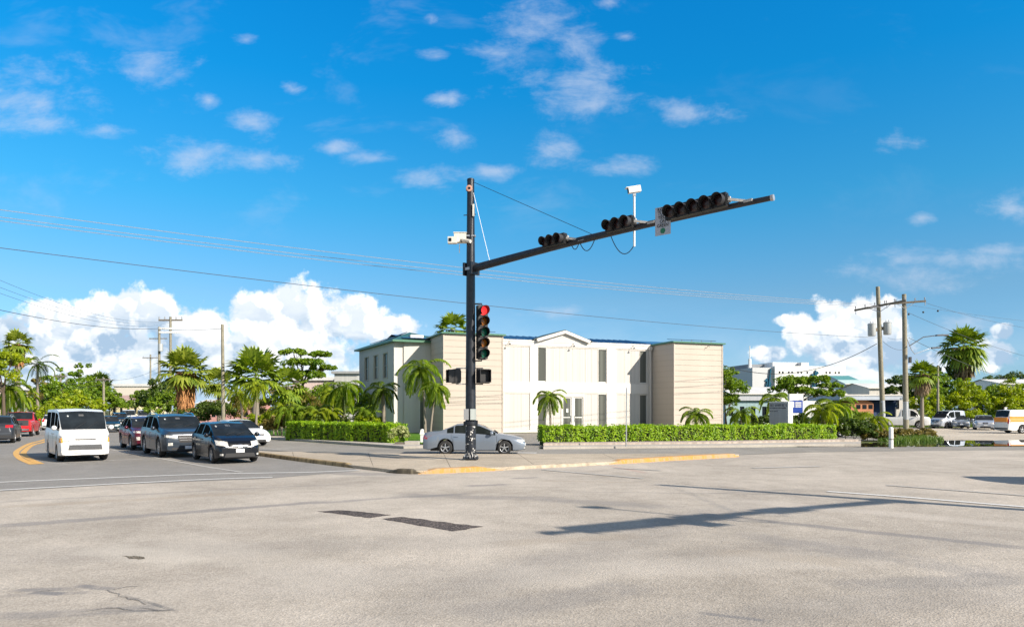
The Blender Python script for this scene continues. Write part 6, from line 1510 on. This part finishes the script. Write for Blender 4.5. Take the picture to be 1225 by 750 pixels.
# shop signs in blue
blue = M('royal blue sign face', (.012, .055, .33), .4, 0, .04); white_s = M('white sign mark', (.72, .72, .72), .5, 0, .04)
def sign_tower(px0, px1, ptop, pb0, pb1, Y, label, big=True):
    x0, x1 = X_(px0, Y), X_(px1, Y); w_ = x1 - x0
    t = thing('shop_sign', (x0, Y, 0), 0, label, 'sign')
    k = MB(); k.box(0, w_, 0, .5, Z_(pb0, Y) + .05, Z_(ptop, Y), smw); k.box(0, w_ * .12, 0, .5, 0, Z_(pb0, Y) + .05, smw); k.box(w_ * .88, w_, 0, .5, 0, Z_(pb0, Y) + .05, smw); k.build('frame', None, t)
    z0, z1 = Z_(pb1, Y), Z_(pb0, Y)
    k = MB(); k.box(w_ * .06, w_ * .94, -.06, -.005, z0, z1, blue); f = k.build('sign_face', None, t)
    cz = (z0 + z1) / 2 + (z1 - z0) * .18; h = (z1 - z0) * .22; cx = w_ * .5; k = MB()
    k.box(cx - h * 1.5, cx - h * .9, -.08, -.062, cz - h, cz + h, white_s); k.box(cx - h * 1.9, cx - h * 1.5, -.08, -.062, cz + h * .5, cz + h, white_s)
    for i in range(3): k.box(cx - h * .5, cx + h * 1.7, -.08, -.062, cz - h + i * h * .72, cz - h + i * h * .72 + h * .45, white_s)
    k.build('emblem', None, f)
sign_tower(944.5, 961, 471, 479, 494, 72, 'blue sign with white mark in a tall white frame, right of the grey monument')
Yc = 92; x0, x1 = X_(1058, Yc), X_(1073, Yc)
ss = thing('shop_sign', (x0, Yc, 0), 0, 'small blue sign with white mark between the two utility poles', 'sign')
k = MB(); k.box(0, x1 - x0, 0, .2, Z_(486.5, Yc), Z_(478.5, Yc), blue); f = k.build('sign_face', None, ss); k = MB(); c = (x1 - x0) / 2; zc = Z_(482.3, Yc)
k.box(-.05, x1 - x0 + .05, .02, .25, Z_(487, Yc), Z_(478, Yc), smw); k.build('frame', None, ss)
for s in (0, 1): 
    k = MB(); k.tube([((x1 - x0) * s * .9 + .08, .1, 0), ((x1 - x0) * s * .9 + .08, .1, Z_(487, Yc))], .06, 8, galv); k.build('post', None, ss)
k = MB(); k.bar((c - .45, -.01, zc + .25), (c - .15, -.01, zc - .25), .03, .1, white_s); k.bar((c - .45, -.01, zc - .25), (c - .15, -.01, zc + .25), .03, .1, white_s)
k.lathe([(.26, 0), (.26, .02), (.13, .02), (.13, 0)], (c + .12, -.0, zc), (0, -1, 0), 14, white_s); k.lathe([(.26, 0), (.26, .02), (.13, .02), (.13, 0)], (c + .58, -.0, zc), (0, -1, 0), 14, white_s); k.build('emblem', None, f)
# ------------------------------------------------------------ background buildings
def bld(name, label, cat='building'): return thing(name, (0, 0, 0), 0, label, cat)
wbg = M('bright white render', (.72, .72, .70), .8, 0, .05, .1); wsh = M('shade grey cladding', (.52, .53, .54), .7, 0, .05, .1); roofw = M('white sheet roof', (.62, .62, .60), .6, 0, .08, .3)
bglass = M('blue green glass', (.02, .10, .16), .15, .2, .3, .6)
def placed(t, x, y, rz): t.location = (x, y, 0); t.rotation_euler = (0, 0, R(rz))
big = bld('office_block', 'large white multi storey block with blue glass details on the far right skyline')
placed(big, X_(927, 200), 200, 8)
LB = 21.5
k = MB(); sk = MB(); wl_ = []
for row_z, xs_ in ((Z_(446, 203), (1.4, 2.4, 4.2, 5.2, 7.0, 8.0, 9.8, 15.6, 16.7, 18.4, 19.5)), (Z_(453, 203), (1.0, 2.2, 17.0, 18.0))):
    for x in xs_: wl_.append((x - .28, x + .28, row_z - .28, row_z + .3, .3))
HB = Z_(437.5, 200); faced(k, 0, LB, 0, HB, 0, wl_, wbg)
k.add([(0, 0, 0), (0, 24, 0), (LB, 24, 0), (LB, 0, 0), (0, 0, HB), (0, 24, HB), (LB, 24, HB), (LB, 0, HB)], [(4, 7, 6, 5), (1, 0, 4, 5), (2, 1, 5, 6), (3, 2, 6, 7)], wbg); k.build('wall', None, big)
for o in wl_: q = MB(); q.box(o[0], o[1], .28, .32, o[2], o[3], glass); q.build('window', None, big)
k = MB(); k.box(1, 12, 3, 14, HB, HB + 1.2, wbg); k.build('roof_storey', None, big); k = MB(); k.box(-4, 5, 8, 20, HB - .3, HB + .9, M('grey roof plant', (.22, .24, .26), .7)); k.box(8.5, 10.5, 1, 4, HB, HB + 1.1, wsh); k.build('roof_plant', None, big)
k = MB()
for (xa, za, xb, zb) in ((11.0, 8.2, 12.2, 13.2), (11.9, 8.2, 11.0, 12.2), (10.5, 11.0, 13.0, 12.6), (12.5, 8.4, 12.2, 12.6)): k.bar((xa, -.15, za), (xb, -.15, zb), .3, .75, bglass)
k.build('glass_motif', None, big)
k = MB(); k.box(-6.2, -.01, 1.0, 24, 0, HB - .5, wsh); k.build('side_block', None, big); k = MB()  # shade of the left face is painted in as grey
for (xa, za, xb, zb) in ((-1.6, 8.0, -.9, 13.6), (-2.3, 10.6, -.8, 9.0), (-2.4, 7.6, -1.9, 10.0), (-.7, 7.4, -1.4, 9.0)): k.bar((xa, .9, za), (xb, .9, zb), .3, .9, bglass)
k.build('glass_motif', None, big)
k = MB(); k.tube([(-5.0, 5, HB - .5), (-5.0, 5, HB + 6)], .12, 6, white_paint); k.tube([(-5.0, 5, HB - .5), (-5.0, 5, HB + 2.2)], .45, 8, white_paint); k.build('antenna', None, big)
def shed(label, px0, px1, Y, pt, pe, depth, wall, roof_m, name='commercial_building', wins=0, rz=0, gable=True):
    x0, x1 = X_(px0, Y), X_(px1, Y); w_ = x1 - x0; ze, zt = Z_(pe, Y), Z_(pt, Y)
    t = bld(name, label); placed(t, x0, Y, rz)
    k = MB(); ops = [(w_ * (i + .3) / wins, w_ * (i + .7) / wins, ze * .35, ze * .75, .15) for i in range(wins)]
    faced(k, 0, w_, 0, ze, 0, ops, wall); k.add([(0, 0, 0), (0, depth, 0), (w_, depth, 0), (w_, 0, 0), (0, 0, ze), (0, depth, ze), (w_, depth, ze), (w_, 0, ze)], [(1, 0, 4, 5), (2, 1, 5, 6), (3, 2, 6, 7), (4, 7, 6, 5)], wall); k.build('wall', None, t)
    for o in ops: q = MB(); q.box(o[0], o[1], .12, .15, o[2], o[3], glass); q.build('window', None, t)
    k = MB(); e = .35
    if gable:
        k.add([(-e, -e, ze + .01), (w_ + e, -e, ze + .01), (w_ + e, depth / 2, zt), (-e, depth / 2, zt), (-e, depth + e, ze + .01), (w_ + e, depth + e, ze + .01)], [(0, 1, 2, 3), (3, 2, 5, 4)], roof_m)
        k.box(-e, w_ + e, -e - .04, -e, ze - .12, ze + .06, trimw); k.add([(0, 0, ze), (0, depth, ze), (0, depth / 2, zt - .05)], [(0, 1, 2)], wall); k.add([(w_, 0, ze), (w_, depth / 2, zt - .05), (w_, depth, ze)], [(0, 1, 2)], wall)
    else: k.box(-e, w_ + e, -e, depth + e, ze + .002, zt, roof_m)
    k.build('roof', None, t); return t
shed('long low white roofed building below the big white block', 876, 1010, 118, 461, 471, 16, wbg, roofw, wins=0)
shed('low pale building with grey roof left of the grey sign monument', 868, 921, 96, 474, 479, 10, M('teal grey wall', (.30, .42, .44), .8), M('pale grey roof', (.45, .47, .50), .6), gable=False, wins=4)
shed('white building with seafoam roof right of the big white block', 1012, 1050, 150, 453.5, 459, 7, wbg, M('seafoam sheet roof', (.46, .60, .57), .5, 0, .08), wins=4)
shed('small gabled house with teal roof right of the big white block', 1005, 1026, 160, 448, 455, 10, wbg, M('teal sheet roof', (.10, .28, .27), .5, 0, .08), wins=2)
shed('white flat roofed building behind the two utility poles', 1040, 1098, 130, 457, 464, 12, M('cream far wall', (.55, .52, .47), .8), roofw, wins=6)
can = bld('shop', 'orange fronted shop with long pale blue canopy behind the palms'); Yk = 88; placed(can, X_(1003, Yk), Yk, 0)
wk = X_(1072, Yk) - X_(1003, Yk)
k = MB(); k.box(-.5, wk, -1.5, 8, Z_(478.5, Yk), Z_(472.5, Yk), M('pale blue canopy', (.42, .47, .54), .6, 0, .06)); k.box(-.5, wk, -1.56, -1.5, Z_(473.5, Yk), Z_(472, Yk), trimw); k.build('canopy', None, can)
k = MB(); xo0, xo1 = X_(1012, Yk) - X_(1003, Yk), X_(1040, Yk) - X_(1003, Yk)
pts = [(xo0, 0), (xo0 + .2, Z_(482, Yk)), (xo0 + .9, Z_(478.6, Yk)), (xo1 - .9, Z_(478.6, Yk)), (xo1, Z_(482, Yk)), (xo1, 0)]
k.add([(x, -1.0, z) for x, z in pts] + [(x, 6, z) for x, z in pts], [(0, 1, 2, 3, 4, 5), (1, 7, 8, 2), (3, 9, 10, 4), (4, 10, 11, 5), (0, 6, 7, 1)], M('orange shop wall', (.42, .18, .085), .7, 0, .08, .6)); k.build('shop_wall', None, can)
k = MB()
for i in range(3): a = xo0 + .8 + i * .75; k.box(a, a + .5, -1.03, -1.005, Z_(489, Yk), Z_(484, Yk), glass)
k.build('shop_window', None, can)
k = MB(); k.box(xo1 + .05, wk - .1, 0, 6, 0, Z_(478.6, Yk), M('navy shop wall', (.02, .05, .14), .6)); k.build('shop_wall', None, can)
k = MB(); k.box(xo0 + .1, xo1 - .2, -3.2, -1.2, .6, Z_(487, Yk) - 1.2, smw); k.build('counter', None, can)
shed('white house with pale roof at the right edge behind the bushes', 1200, 1260, 112, 452, 459, 10, wbg, roofw, 'house', 3)
# left background
shed('yellow house with pinkish roof above the white van', 132, 166, 130, 472, 479.5, 10, M('soft yellow wall', (.62, .55, .33), .8), M('pinkish tile roof', (.42, .29, .25), .8, 0, .15, 1), 'house', 4)
shed('long white flat roofed warehouse beyond the far trees', 136, 186, 210, 459, 462, 8, M('cream warehouse wall', (.62, .57, .49), .8, 0, .08, .1), roofw, 'warehouse', 0, 0, False)
shed('pink walled building half hidden behind the skirted fan palm', 236, 300, 98, 477, 483, 8, M('rose wall', (.50, .27, .25), .8), roofw, 'house', 5)
shed('white and pink building glimpsed below the layered tree', 350, 400, 104, 451, 455, 10, M('pink white wall', (.58, .46, .42), .8), roofw, 'house', 5, 0, False)
shed('pale building glimpsed left of the office annex', 400, 428, 98, 444, 447, 10, M('stone wall', (.45, .45, .43), .8), M('weathered grey roof', (.3, .31, .31), .8), 'house', 2, 0, False)
shed('pale pink building with blue mural behind the left edge palms', -30, 16, 84, 462, 466, 2.5, M('pale pink wall', (.58, .47, .40), .8), roofw, 'house', 5, 0, False)
mu = MB(); mu.box(X_(14, 82), X_(28, 82), 0, .3, 0, Z_(470, 82), M('sky blue mural paint', (.16, .42, .60), .7, 0, .3, .6)); o = mu.build('painted_wall', None, None, loc=(0, 82, 0)); tagobj(o, 'sky blue painted wall behind the yellowing palm at far left', 'wall')
ds_ = thing('round_sign', (X_(33, 80), 80, 0), 0, 'round white sign board on a post left of the red pickup', 'sign'); k = MB(); k.lathe([(.001, 0), (.5, 0), (.5, .08), (.001, .08)], (0, 0, Z_(484, 80)), (0, -1, 0), 20, smw); k.build('sign_face', None, ds_, smooth=40); k = MB(); k.tube([(0, .03, 0), (0, .03, Z_(484, 80))], .05, 8, galv); k.build('post', None, ds_)
